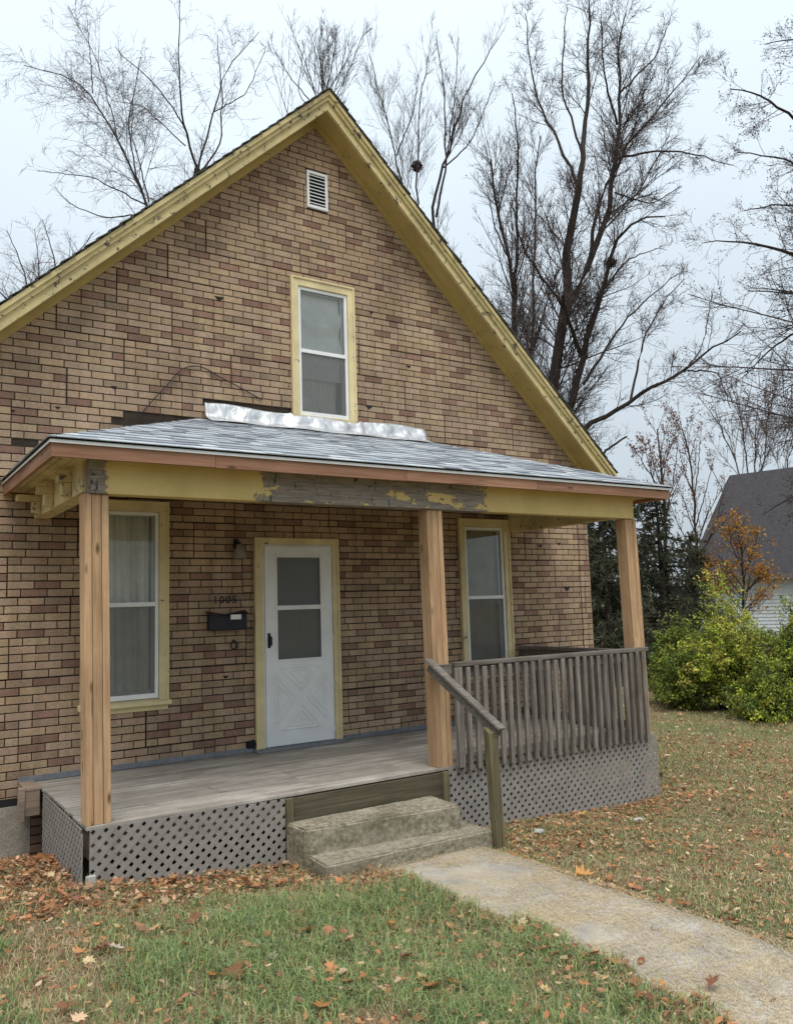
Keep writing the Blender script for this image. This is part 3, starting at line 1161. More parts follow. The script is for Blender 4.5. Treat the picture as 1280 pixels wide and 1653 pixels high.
# ------------------------------------------------------------------ porch
porch = empty('porch', (2.35, -0.95, float(gz(2.35, -.95))), 'open front porch with worn grey deck, three pine posts and a grey shingled hip roof', 'porch')
DY = -1.89
DX0, DX1 = -0.49, 5.20
b = PB()
b.box(DX0 + .03, DX1 - .03, DY + .06, DY + .10, .18, .385)
b.box(DX0 + .03, DX0 + .07, DY + .10, -.02, .18, .385)
b.box(DX1 - .07, DX1 - .03, DY + .10, -.02, .18, .385)
for k in range(1, 13):
    x = DX0 + k * (DX1 - DX0) / 13
    b.box(x - .02, x + .02, DY + .10, -.02, .20, .384)
for x in (DX0 + .09, 1.2, 2.4, 3.6, DX1 - .14):
    b.box(x, x + .09, DY + .11, DY + .2, -.5, .384)
deck = b.obj('deck', MAT['oldwood'], porch)
npl = 14
pw = (-.004 - DY) / npl
for k in range(npl):
    y0 = DY + k * pw
    joints = [DX0, *sorted(random.sample([0.6, 1.3, 2.2, 2.9, 3.6, 4.3], 2)), DX1]
    for j in range(3):
        b = PB()
        xa, xe_ = joints[j] + (0 if j == 0 else .0015), joints[j + 1] - (0 if j == 2 else .0015)
        dz = random.uniform(-.006, 0.0)
        b.box(xa + (random.uniform(-.008, .008) if j == 0 else 0), xe_, y0 + .003, y0 + pw - .003, .386, .4145 + dz)
        b.obj('plank', MAT['deck'], deck, .0025)
# reddish ledger strip and stub at the left end, against the wall
box('ledger', -.62, -.50, -.33, -.03, .20, .400, MAT['oldwood'], porch, .004)
box('ledger_stub', -.665, -.615, -.34, -.29, .165, .43, MAT['oldwood'], porch, .003)
box('ledger_cap', -.615, -.495, -.335, -.012, .401, .425, MAT['oldwood'], porch, .003)

# posts, each of laminated boards, leaning slightly
ZB = 2.657
PWD, PDP = .168, .14
for (pxb, pxt, zt) in ((-.496, -.534, ZB), (2.408, 2.386, ZB), (5.010, 4.972, ZB)):
    post = bpy.data.objects.new('post', None)
    post.location = (pxb + PWD / 2, -1.80, ZD)
    link(post, porch)
    edges = [0, .052, .118, PWD]
    for i in range(3):
        a, c = edges[i] + (.0015 if i else 0), edges[i + 1] - (.0015 if i < 2 else 0)
        yf = -1.885 + (.0, .004, .001)[i]
        yb = yf + PDP
        b = PB()
        b.hexa([(pxb + a, yf, ZD), (pxb + c, yf, ZD), (pxb + c, yb, ZD), (pxb + a, yb, ZD),
                (pxt + a, yf, zt), (pxt + c, yf, zt), (pxt + c, yb, zt), (pxt + a, yb, zt)])
        b.obj('post_board', MAT['postwood'], post, .004)

# beams
EX0, EX1, EY = -.785, 5.48, -2.08           # eave outline
ZF0, ZF1 = 2.868, 2.972                     # fascia bottom and top
b = PB()
b.box(-.50, 5.09, -1.905, -1.79, ZB + .001, 2.905)
b.obj('beam', MAT['beam'], porch, .004)
b = PB()
b.box(-.50, 5.09, -1.922, -1.9055, 2.845, 2.905)
b.obj('beam_moulding', MAT['beam'], porch, .003)
for xa, xe_ in ((-.53, -.40), (4.98, 5.10)):
    b = PB()
    b.box(xa, xe_, -1.789, -.002, ZB + .02, 2.905)
    b.obj('side_beam', MAT['yellow_eave'], porch, .004)
# bracket blocks on the left side beam
for y, l in ((-.28, .19), (-.80, .12), (-1.45, .10)):
    b = PB()
    b.box(-.53 - l, -.531, y - .05, y + .05, 2.79, 2.845)
    b.hexa([(-.60, y - .04, 2.70), (-.532, y - .04, 2.68), (-.532, y + .04, 2.68), (-.60, y + .04, 2.70),
            (-.60, y - .04, 2.789), (-.532, y - .04, 2.789), (-.532, y + .04, 2.789), (-.60, y + .04, 2.789)])
    b.obj('bracket', MAT['yellow_eave'], porch, .004)
# eave soffit boards and porch ceiling
for k in range(3):
    xa = EX0 + .03 + k * .083
    box('soffit_board', xa, xa + .080, EY + .03, -.002, 2.906 - .004 * k, 2.922 - .004 * k, MAT['yellow_eave'], porch, .002)
for k in range(2):
    box('soffit_board', -.53, 5.10, EY + .03 + k * .075, EY + .10 + k * .075, 2.906, 2.922, MAT['yellow_eave'], porch, .002)
box('soffit_board', 5.101, EX1 - .03, EY + .03, -.002, 2.906, 2.922, MAT['yellow_eave'], porch, .002)
box('porch_ceiling', -.53, 5.10, -1.89, -.002, 2.924, 2.936, m_plain('ceiling_boards', (.30, .26, .18), .9, .3, 5, .2), porch, 0)
# fascia
b = PB()
xs = [EX0, .35, 2.05, 3.55, EX1]
for i in range(4):
    q = PB()
    q.box(xs[i] + .001, xs[i + 1] - .001, EY, EY + .028, ZF0 - .003 * (i % 2), ZF1)
    q.obj('fascia_board', MAT['fasciawood'], porch, .002)
for xa in (EX0, EX1 - .028):
    q = PB()
    q.box(xa, xa + .028, EY + .029, -.003, ZF0, ZF1)
    q.obj('fascia_board', MAT['fasciawood_y'], porch, .002)
b = PB()
b.box(EX0 - .012, EX1 + .012, EY - .014, EY + .05, ZF1 + .001, ZF1 + .011)
b.box(EX0 - .012, EX1 + .012, EY - .016, EY - .012, ZF1 - .012, ZF1 + .0005)
b.box(EX0 - .012, EX0 + .05, EY + .051, -.003, ZF1 + .001, ZF1 + .011)
b.box(EX0 - .016, EX0 - .0125, EY - .01, -.003, ZF1 - .012, ZF1 + .0005)
b.box(EX1 - .05, EX1 + .012, EY + .051, -.003, ZF1 + .001, ZF1 + .011)
b.obj('drip_edge', MAT['drip'], porch)

# porch roof
ZT = 3.725
TX0, TX1 = 1.02, 3.74
E0 = np.array([EX0 - .02, EY - .025, ZF1 + .013])
E1 = np.array([EX1 + .02, EY - .025, ZF1 + .013])
T0 = np.array([TX0, -.004, ZT])
T1 = np.array([TX1, -.004, ZT])
WL_ = np.array([EX0 - .02, -.004, ZF1 + .013])
WR_ = np.array([EX1 + .02, -.004, ZF1 + .013])
b = PB()
dn = np.array([0, 0, -.012])
b.add([E0, E1, T1, T0, WL_, WR_], [(0, 1, 2, 3), (0, 3, 4), (1, 5, 2)])
proof = b.obj('roof', MAT['roofdeck'], porch)
SHT = [np.array(c) * 1.22 for c in ((.36, .38, .40), (.32, .345, .365), (.28, .30, .325), (.23, .245, .27), (.39, .415, .43), (.30, .325, .35), (.20, .21, .235))]


def lay(A, B, Cc, rows, rng, cb):
    """lay shingles on the face with eave A-B; Cc = list of the upper corners"""
    ex = (B - A) / np.linalg.norm(B - A)
    top = Cc[0]
    n = np.cross(ex, top - A)
    n /= np.linalg.norm(n)
    if n[2] < 0:
        n = -n
    ey = np.cross(n, ex)
    if ey[2] < 0:
        ey = -ey
    poly2 = [((p - A) @ ex, (p - A) @ ey) for p in [A, B] + Cc]
    H = max(p[1] for p in poly2)
    L = poly2[1][0]
    ex_h = H / rows
    for r in range(rows):
        x = -rng.uniform(0, .25)
        while x < L:
            w = rng.choice([.12, .16, .20, .25, .30])
            q = [(x + .001, r * ex_h - .006), (x + w - .001, r * ex_h - .006 + rng.choice([0, 0, .0])), (x + w - .001, (r + 1.12) * ex_h), (x + .001, (r + 1.12) * ex_h)]
            nn = len(poly2)
            for i in range(1, nn):     # clip by every edge except the eave
                p0, p1 = poly2[i], poly2[(i + 1) % nn]
                a_, b_ = p1[1] - p0[1], -(p1[0] - p0[0])
                if len(q) > 2:
                    q = clip(q, a_, b_, a_ * p0[0] + b_ * p0[1])
            if len(q) > 2:
                thick = rng.choice([.006, .006, .011])
                pts, up_ = [], []
                for (s, t) in q:
                    f = 1 - min(1, max(0, (t - r * ex_h) / (1.12 * ex_h)))
                    base_ = A + ex * s + ey * t + n * (.002 + .008 * f)
                    pts.append(base_)
                    up_.append(base_ + n * thick)
                c = SHT[rng.randrange(len(SHT))] * rng.uniform(.85, 1.15)
                cb(pts, up_, tuple(c))
            x += w


rs = random.Random(5)
sh_all = []
lay(E0, E1, [T1, T0], 16, rs, lambda p, q, c: sh_all.append((p, q, c)))


def sh_add(buf, s):
    p, q, c = s
    m = len(p)
    buf.add(p + q, [tuple(range(m, 2 * m)), tuple(range(m - 1, -1, -1))] + [(i, (i + 1) % m, m + (i + 1) % m, m + i) for i in range(m)], c)


def sh_area(s):
    uu, vv, _ = proj(np.array(s[1]))
    return abs(sum(uu[i] * vv[(i + 1) % len(uu)] - uu[(i + 1) % len(uu)] * vv[i] for i in range(len(uu))))


sh_all.sort(key=sh_area, reverse=True)
for s in sh_all[:300]:
    q = PB()
    sh_add(q, s)
    q.obj('shingle', MAT['shingle'], proof, 0, True)
q = PB()
for s in sh_all[300:]:
    sh_add(q, s)
for A, B, T in ((WL_, E0, T0), (E1, WR_, T1)):
    lay(A, B, [T], 15, rs, lambda p, u_, c: sh_add(q, (p, u_, c)))
# hip caps
for A, B in ((E0, T0), (E1, T1)):
    dirv = (B - A)
    side = 1 if A[0] < 2 else -1
    for k in range(17):
        a = A + dirv * (k / 17)
        c = A + dirv * min(1.0, (k + 1.3) / 17)
        sl1, sl2 = np.array([0.13 * side, 0, .0]), np.array([0, .13, 0])
        l = np.array([0, 0, .018])
        l2 = np.array([0, 0, .008])
        wA = [a + np.array([.12 * side, -.0, .0]) + l * .55, a + l, a + np.array([0, .12, 0]) + l * .55]
        wC = [c + np.array([.12 * side, -.0, .0]) + l2 * .55, c + l2, c + np.array([0, .12, 0]) + l2 * .55]
        q.add(wA + wC, [(0, 1, 4, 3), (1, 2, 5, 4)], tuple(SHT[rs.randrange(len(SHT))]))
tag(q.obj('shingle_rest', MAT['shingle'], proof, 0, True), kind='stuff')

# crinkled aluminium flashing under the upper window
nx_, nz_ = 90, 12
rg = np.random.default_rng(3)
ph = rg.uniform(0, 6, 8)
V = []
for j in range(nz_):
    t = j / (nz_ - 1)
    for i in range(nx_):
        s = i / (nx_ - 1)
        x = 1.035 + s * 2.70
        crk = .010 * math.sin(s * 60 + ph[0] + 2 * t) + .008 * math.sin(s * 143 + ph[1]) * math.sin(t * 9 + ph[2]) + .006 * math.sin(s * 31 + 7 * t + ph[3])
        if t < .6:                         # upright against wall
            tt = t / .6
            topz = 3.890 + .012 * math.sin(s * 17) - (.05 if 2.0 < x < 2.82 else 0) * .6 + .03 * max(0, .3 - s)
            z = topz - tt * (topz - 3.755)
            y = -.014 - tt * .045 + crk * (.3 + tt)
        else:                              # apron lying on the shingles
            tt = (t - .6) / .4
            y = -.06 - tt * .14
            z = ZT + (y / 2.10) * .735 + .030 + .006 * math.sin(s * 45 + ph[4]) * (1 - tt) + abs(crk) * .6 * (1 - tt)
            y += .02 * math.sin(s * 23 + ph[5]) * tt
        V.append((x, min(y, -.009) - .046 * float(smooth(1.93, 1.99, x) * (1 - smooth(2.82, 2.88, x))) * (1 if t < .6 else 1 - tt), z))
a = np.array([j * nx_ + i for j in range(nz_ - 1) for i in range(nx_ - 1)])
o = obj('flashing', mesh_np('flashing', V, np.stack([a, a + nx_, a + nx_ + 1, a + 1], 1), mat=MAT['foil']), porch)
md = o.modifiers.new('thick', 'SOLIDIFY')
md.thickness = .0015
# rim board above the steps
b = PB()
b.box(.97, 2.50, DY - .005, DY + .03, .10, .375)
b.obj('rim_board', MAT['mosswood'], porch, .004)
for xa in (.955, 2.44):
    box('rim_cleat', xa, xa + .06, DY - .035, DY - .006, .12, .382, MAT['mosswood_z'], porch, .003)

# ------------------------------------------------------------------ lattice skirts


def lattice(A, B, zlo0, zlo1, zhi0, zhi1, label, pitch=.0845, w=.034):
    """diagonal lath panel between plan points A and B; bottom and top heights at both ends"""
    A, B = np.array(A, float), np.array(B, float)
    L = np.linalg.norm(B - A)
    d = (B - A) / L
    nrm = np.array([d[1], -d[0]])          # outward
    root = empty('lattice_panel', (*((A + B) / 2), (zlo0 + zlo1) / 2), label, 'lattice')
    hi = max(zhi0, zhi1)
    lo = min(zlo0, zlo1)
    for sgn, off in ((1, 0.0), (-1, .0016)):
        k = -int((hi - lo) / pitch) - 1
        while k * pitch < L + (hi - lo):
            x = k * pitch + (pitch * .5 if sgn < 0 else 0)
            k += 1
            hw = w * .7071
            H = hi - lo + .1
            if sgn > 0:
                pl = [(x - hw, lo - .05), (x + hw, lo - .05), (x + hw + H, lo - .05 + H), (x - hw + H, lo - .05 + H)]
            else:
                pl = [(x - hw, lo - .05), (x + hw, lo - .05), (x + hw - H, lo - .05 + H), (x - hw - H, lo - .05 + H)]
            pl = clip(pl, -1, 0, 0)
            for aa in ((1, 0, L), (-(zhi1 - zhi0) / L, 1, zhi0), ((zlo1 - zlo0) / L, -1, -zlo0)):
                if len(pl) > 2:
                    pl = clip(pl, *aa)
            if len(pl) < 3:
                continue
            b = PB()
            n = len(pl)
            f0 = [(A[0] + d[0] * s + nrm[0] * (.0085 - off), A[1] + d[1] * s + nrm[1] * (.0085 - off), z) for s, z in pl]
            f1 = [(A[0] + d[0] * s + nrm[0] * (.0015 - off), A[1] + d[1] * s + nrm[1] * (.0015 - off), z) for s, z in pl]
            b.add(f0 + f1, [tuple(range(n)), tuple(range(2 * n - 1, n - 1, -1))] + [(i, n + i, n + (i + 1) % n, (i + 1) % n) for i in range(n)])
            b.obj('lath', MAT['lattice'], root)
    return root


g0 = lambda x, y: float(gz(x, y)) - .03
lattice((-.475, DY - .012), (.95, DY - .012), g0(-.47, -1.9), g0(.95, -1.9), .400, .385, 'wide-holed grey lattice skirt left of the concrete steps under the porch')
lattice((2.505, DY - .012), (5.22, DY - .012), g0(2.5, -1.9), g0(5.2, -1.9), .40, .402, 'long grey lattice skirt below the baluster railing')
lattice((-.503, -.50), (-.515, DY - .005), g0(-.5, -.6), g0(-.5, -1.9), .402, .402, 'short grey lattice skirt closing the porch end by the stone foundation')
b = PB()
b.box(-.50, -.435, -1.93, -1.905, float(gz(-.47, -1.92)) - .06, float(gz(-.47, -1.92)) + .085)
tag(b.obj('concrete_block', MAT['ash'], None, .006), 'small pale block standing at the lattice corner beneath the left post', 'block')

# ------------------------------------------------------------------ concrete steps
st = empty('concrete_steps', (1.7, -2.2, float(gz(1.7, -2.2))), 'two mossy concrete steps leading up to the porch', 'steps')


def slab4(name, pts, z0, z1, mat, parent, bev=.014, cuts=0, noise=.0022):
    b = PB()
    b.hexa([(*p, z0) for p in pts] + [(*p, z1) for p in pts])
    o = b.obj(name, mat, parent)
    me = o.data
    bm = bmesh.new()
    bm.from_mesh(me)
    bmesh.ops.bevel(bm, geom=list(bm.edges), offset=bev, segments=3, affect='EDGES')
    bmesh.ops.subdivide_edges(bm, edges=[e for e in bm.edges if e.calc_length() > .1], cuts=14, use_grid_fill=True)
    rr = random.Random(2)
    for v_ in bm.verts:
        p = v_.co
        k = math.sin(p.x * 31 + p.z * 17) * math.sin(p.y * 27 + p.x * 9) + .6 * math.sin(p.x * 83) * math.sin(p.y * 71 + p.z * 60)
        v_.co += Vector((rr.uniform(-.5, .5), rr.uniform(-.5, .5), rr.uniform(-.5, .5) + k)) * noise
    bm.to_mesh(me)
    bm.free()
    return o


slab4('upper_step', [(.975, -2.19), (2.30, -2.33), (2.32, -1.90), (.955, -1.90)], -.35, .205, MAT['steps'], st)
slab4('lower_step', [(.985, -2.485), (2.475, -2.515), (2.465, -2.0), (1.0, -2.0)], -.4, .022, MAT['steps'], st)

# ------------------------------------------------------------------ railings
rail = empty('porch_railing', (3.8, -1.87, ZD), 'weathered grey baluster railing between the middle and right porch posts', 'railing')
b = PB()
b.box(2.585, 5.13, -1.955, -1.865, 1.262, 1.302)
b.obj('top_rail', MAT['greywood_x'], rail, .004)
box('sub_rail', 2.60, 5.02, -1.925, -1.888, 1.17, 1.26, MAT['greywood_x'], rail, .003)
box('bottom_rail', 2.60, 5.02, -1.925, -1.893, .43, .50, MAT['greywood_x'], rail, .003)
box('end_board', 2.578, 2.655, -1.965, -1.928, .40, 1.258, MAT['greywood_z'], rail, .004)
bb = PB()
bb.box(-.023, .023, -.019, .019, -.445, .445)
bmesh_bal = bb.mesh('baluster', MAT['greywood_z'], .004)
for k in range(25):
    x = 2.722 + k * .0968 + random.uniform(-.006, .006)
    o = obj('baluster', bmesh_bal, rail, (x, -1.946, .815 + random.uniform(-.012, .008)))
    o.rotation_euler = (0, random.uniform(-.008, .008), random.uniform(-.03, .03))
rail2 = empty('side_railing', (5.12, -.9, ZD), 'dark weathered railing closing the far end of the porch, meeting the wall', 'railing')
box('top_rail', 5.02, 5.11, -1.74, -.06, 1.235, 1.275, MAT['greywood_x'], rail2, .004)
box('sub_rail', 5.045, 5.083, -1.74, -.02, 1.145, 1.233, MAT['greywood_x'], rail2, .003)
box('bottom_rail', 5.045, 5.083, -1.74, -.02, .45, .53, MAT['greywood_x'], rail2, .003)
for k in range(15):
    obj('baluster', bmesh_bal, rail2, (5.105, -1.64 + k * .105, .80))

# stair handrail
hr = empty('stair_handrail', (2.53, -2.50, float(gz(2.53, -2.5))), 'sloping wooden stair handrail on a green mossy post beside the steps', 'handrail')
hx = 2.375
b = PB()
b.bar((2.345, -1.90, 1.285), (2.525, -2.585, .770), .040, .088)
b.obj('rail', MAT['greywood_x'], hr, .004)
b = PB()
b.bar((2.340, -1.885, 1.342), (2.532, -2.61, .806), .085, .022)
b.obj('rail_cap', MAT['greywood_x'], hr, .003)
b = PB()
b.hexa([(2.482, -2.575, -.45), (2.567, -2.575, -.45), (2.567, -2.50, -.45), (2.482, -2.50, -.45),
        (2.435, -2.560, .78), (2.520, -2.560, .78), (2.520, -2.485, .82), (2.435, -2.485, .82)])
b.obj('newel_post', MAT['mosswood_z'], hr, .005)
box('rail_bracket', 2.395, 2.58, -1.912, -1.887, 1.19, 1.29, MAT['greywood_x'], hr, .003)

# ------------------------------------------------------------------ small things on the wall
mb = empty('mailbox', (1.245, -.05, 1.63), 'black wall mailbox with a white label beside the front door', 'mailbox')
b = PB()
n = 12
prof = []
b.box(1.05, 1.435, -.095, -.004, 1.625, 1.775)
b.obj('box', MAT['black'], mb, .008)
b = PB()
for i in range(n):
    xa, xe_ = 1.04 + .405 * i / n, 1.04 + .405 * (i + 1) / n
    za, zc = 1.772 + .035 * abs(i / n - .5) * 2, 1.772 + .035 * abs((i + 1) / n - .5) * 2
    b.hexa([(xa, -.108, za - .03), (xe_, -.108, zc - .03), (xe_, -.004, zc), (xa, -.004, za),
            (xa, -.108, za - .022), (xe_, -.108, zc - .022), (xe_, -.004, zc + .01), (xa, -.004, za + .01)])
b.obj('lid', MAT['black'], mb)
box('label_plate', 1.255, 1.365, -.1125, -.1085, 1.728, 1.775, MAT['white'], mb, 0)
# doorbell ring under it
b = PB()
for k in range(12):
    a0, a1 = k * math.pi / 6, (k + 1) * math.pi / 6
    b.bar((1.33 + .035 * math.cos(a0), -.012, 1.47 + .035 * math.sin(a0)), (1.33 + .035 * math.cos(a1), -.012, 1.47 + .035 * math.sin(a1)), .010, .010, (0, 1, 0))
b.box(1.315, 1.345, -.016, -.001, 1.495, 1.525)
tag(b.obj('wall_hook', MAT['black']), 'small dark ring hook on the wall under the mailbox', 'hook')


def lathe(prof, n=20, origin=(0, 0, 0)):
    V, Q = [], []
    for r, z in prof:
        for k in range(n):
            a = 2 * math.pi * k / n
            V.append((origin[0] + r * math.cos(a), origin[1] + r * math.sin(a), origin[2] + z))
    for j in range(len(prof) - 1):
        for k in range(n):
            Q.append((j * n + k, j * n + (k + 1) % n, (j + 1) * n + (k + 1) % n, (j + 1) * n + k))
    return np.array(V), Q


lamp = empty('wall_lamp', (1.36, -.05, 2.40), 'small unlit wall lamp with a bell shade up left of the door', 'lamp')
V, Q = lathe([(.001, .09), (.028, .09), (.034, .06), (.058, .01), (.066, -.05), (.060, -.05), (.05, .01), (.001, .05)], 20, (1.36, -.095, 2.38))
obj('shade', mesh_np('shade', V, Q, mat=MAT['lampglass'], smooth=True), lamp)
b = PB()
b.box(1.335, 1.385, -.018, -.001, 2.43, 2.53)
b.bar((1.36, -.015, 2.49), (1.36, -.10, 2.485), .02, .02)
b.bar((1.36, -.095, 2.49), (1.36, -.095, 2.46), .022, .022, (0, 1, 0))
b.obj('arm', MAT['black'], lamp, .003)

# cable arching over the siding
cb_ = bpy.data.curves.new('cable', 'CURVE')
cb_.dimensions = '3D'
sp = cb_.splines.new('BEZIER')
cp = [(.33, -.02, 3.62), (.62, -.02, 3.99), (.90, -.02, 4.255), (1.25, -.018, 4.16), (1.66, -.014, 4.00)]
sp.bezier_points.add(len(cp) - 1)
for q_, p in zip(sp.bezier_points, cp):
    q_.co = p
    q_.handle_left_type = q_.handle_right_type = 'AUTO'
cb_.bevel_depth = .0055
cb_.bevel_resolution = 2
co_ = bpy.data.objects.new('cable', cb_)
COL.objects.link(co_)
cme = bpy.data.meshes.new_from_object(co_.evaluated_get(bpy.context.evaluated_depsgraph_get()))
bpy.data.objects.remove(co_)
cme.materials.clear()
cme.materials.append(MAT['black'])
tag(obj('cable', cme), 'thin dark cable arching over the brick siding above the porch roof', 'cable')

# ------------------------------------------------------------------ neighbouring house
NA = np.array([26.76, 14.0, 2.40])            # eave corner
ne = np.array([.198, -.980, 0.0])
nn_ = np.array([.980, .198, 0.0])
nb_h = empty('neighbour_house', (NA[0] + 4, NA[1] - 2, -.3), 'distant white clapboard house with a steep dark roof behind the shrubs', 'house')
RUN, RISE, LEN = 5.2, 4.75, 16.0
A0 = NA + np.array([0, 0, 0])
q = PB()
e_in = .35


def npt(s, t, z):
    return NA + ne * s + nn_ * t + np.array([0, 0, z - NA[2]])


rsl = RISE / RUN
q.hexa([npt(0, 0, 2.40), npt(LEN, 0, 2.40), npt(LEN, RUN, 2.40 + RISE), npt(0, RUN, 2.40 + RISE),
        npt(0, 0, 2.55), npt(LEN, 0, 2.55), npt(LEN, RUN, 2.55 + RISE), npt(0, RUN, 2.55 + RISE)])
q.hexa([npt(0, 2 * RUN, 2.40), npt(0, RUN + .001, 2.40 + RISE), npt(LEN, RUN + .001, 2.40 + RISE), npt(LEN, 2 * RUN, 2.40),
        npt(0, 2 * RUN, 2.55), npt(0, RUN + .001, 2.55 + RISE), npt(LEN, RUN + .001, 2.55 + RISE), npt(LEN, 2 * RUN, 2.55)])
q.obj('roof', MAT['darkroof'], nb_h)
q = PB()
for k in range(21):
    z0_ = -.3 + k * .135
    q.hexa([npt(e_in, e_in + .0, z0_), npt(LEN - e_in, e_in, z0_), npt(LEN - e_in, e_in + .05, z0_), npt(e_in, e_in + .05, z0_),
            npt(e_in, e_in + .025, z0_ + .134), npt(LEN - e_in, e_in + .025, z0_ + .134), npt(LEN - e_in, e_in + .05, z0_ + .134), npt(e_in, e_in + .05, z0_ + .134)])
wls = q.obj('wall', MAT['siding'], nb_h)
q = PB()
pp = [(e_in, -.3), (2 * RUN - e_in, -.3), (2 * RUN - e_in, 2.6), (RUN, 2.4 + RISE - .06), (e_in, 2.6)]
for s_ in (e_in + .02, LEN - e_in - .1):
    q.add([npt(s_, t, z) for t, z in pp] + [npt(s_ + .06, t, z) for t, z in pp],
          [(0, 1, 2, 3, 4), (9, 8, 7, 6, 5)] + [(i, 5 + i, 5 + (i + 1) % 5, (i + 1) % 5) for i in range(5)])
q.obj('gable_wall', MAT['siding'], nb_h)
q = PB()
q.hexa([npt(0, -.03, 2.36), npt(LEN, -.03, 2.36), npt(LEN, 0.0, 2.36), npt(0, 0.0, 2.36), npt(0, -.03, 2.56), npt(LEN, -.03, 2.56), npt(LEN, 0.0, 2.56), npt(0, 0.0, 2.56)])
q.obj('eave_board', MAT['greywood_x'], nb_h)
q = PB()
q.hexa([npt(e_in - .03, e_in - .03, -.3), npt(e_in + .1, e_in - .03, -.3), npt(e_in + .1, e_in, -.3), npt(e_in - .03, e_in, -.3),
        npt(e_in - .03, e_in - .03, 2.4), npt(e_in + .1, e_in - .03, 2.4), npt(e_in + .1, e_in, 2.4), npt(e_in - .03, e_in, 2.4)])
q.obj('corner_board', MAT['white'], nb_h)

# ------------------------------------------------------------------ trees


def tubes(pts, rad, k):
    """pts (N,S,3), rad (N,S) -> verts, quads"""
    N, S, _ = pts.shape
    d = np.gradient(pts, axis=1)
    d /= np.linalg.norm(d, axis=2, keepdims=True) + 1e-9
    ref = np.where(np.abs(d[..., 2:3]) > .9, np.array([1.0, 0, 0]), np.array([0, 0, 1.0]))
    a = np.cross(d, ref)
    a /= np.linalg.norm(a, axis=2, keepdims=True) + 1e-9
    b = np.cross(d, a)
    ang = np.arange(k) * 2 * np.pi / k
    V = pts[:, :, None, :] + rad[:, :, None, None] * (a[:, :, None, :] * np.cos(ang)[None, None, :, None] + b[:, :, None, :] * np.sin(ang)[None, None, :, None])
    V = V.reshape(-1, 3)
    n, s, c = np.meshgrid(np.arange(N), np.arange(S - 1), np.arange(k), indexing='ij')
    i0 = (n * S + s) * k + c
    i1 = (n * S + s) * k + (c + 1) % k
    Q = np.stack([i0, i1, i1 + k, i0 + k], -1).reshape(-1, 4)
    return V, Q


def resample(poly, n, rg, wig=0.0):
    poly = np.asarray(poly, float)
    t = np.concatenate([[0], np.cumsum(np.linalg.norm(np.diff(poly, axis=0), axis=1))])
    L = t[-1]
    u_ = np.linspace(0, L, n)
    out = np.stack([np.interp(u_, t, poly[:, k]) for k in range(3)], 1)
    # round the corners a little
    for _ in range(2):
        out[1:-1] = .25 * out[:-2] + .5 * out[1:-1] + .25 * out[2:]
    if wig:
        w = rg.normal(0, wig, (n, 3))
        w = (w + np.roll(w, 1, 0) + np.roll(w, -1, 0)) / 2
        w[0] = 0
        out += w
    return out, L


def grow(pts, rad, per, rg, lmul, ang, rmul, seg, t0=.25, upb=.25, wig=.08, droop=0.0, lmin=.2, rmin=.0055, flat=None):
    """children for every branch: returns arrays"""
    N, S, _ = pts.shape
    L = np.linalg.norm(np.diff(pts, axis=1), axis=2).sum(1)
    if flat is None and N > 1:          # more children on longer branches
        pr = np.minimum(L, 3 * np.median(L)) ** 1.0
        own = np.sort(rg.choice(N, N * per, p=pr / pr.sum())).reshape(N, per)
    else:
        own = np.repeat(np.arange(N)[:, None], per, 1)
    t = rg.uniform(t0, 1.0, (N, per)) * (S - 1)
    i = np.minimum(t.astype(int), S - 2)
    f = (t - i)[..., None]
    idx = own
    p = pts[idx, i] * (1 - f) + pts[idx, i + 1] * f
    r = rad[idx, i] * (1 - f[..., 0]) + rad[idx, i + 1] * f[..., 0]
    d = pts[idx, i + 1] - pts[idx, i]
    d /= np.linalg.norm(d, axis=2, keepdims=True) + 1e-9
    rd = rg.normal(size=(N, per, 3))
    rd -= (rd * d).sum(2, keepdims=True) * d
    rd /= np.linalg.norm(rd, axis=2, keepdims=True) + 1e-9
    a = np.radians(rg.uniform(ang[0], ang[1], (N, per, 1)))
    nd = d * np.cos(a) + rd * np.sin(a)
    nd[..., 2] += upb
    nd /= np.linalg.norm(nd, axis=2, keepdims=True)
    frac = t / (S - 1)
    ln = np.maximum(lmin, L[own] * lmul * (1.15 - .75 * frac) * rg.uniform(.6, 1.25, (N, per)))
    nd = nd.reshape(-1, 3)
    p = p.reshape(-1, 3)
    ln = ln.reshape(-1)
    r = np.maximum(rmin, np.minimum(r.reshape(-1) * rmul, np.minimum(.0095 * ln + .002, .05)))
    M_ = len(p)
    out = np.zeros((M_, seg + 1, 3))
    out[:, 0] = p
    dirc = nd.copy()
    for s in range(seg):
        dirc = dirc + rg.normal(0, wig, (M_, 3)) + np.array([0, 0, .06 * upb * 4 - droop])
        dirc /= np.linalg.norm(dirc, axis=1, keepdims=True)
        out[:, s + 1] = out[:, s] + dirc * (ln / seg)[:, None]
    tt = np.linspace(0, 1, seg + 1)
    R_ = np.maximum(rmin * .75, r[:, None] * (1 - .72 * tt[None]))
    return out, R_


def merge(parts):
    V, Q, off = [], [], 0
    for v_, q_ in parts:
        V.append(v_)
        Q.append(q_ + off)
        off += len(v_)
    return np.concatenate(V), np.concatenate(Q)


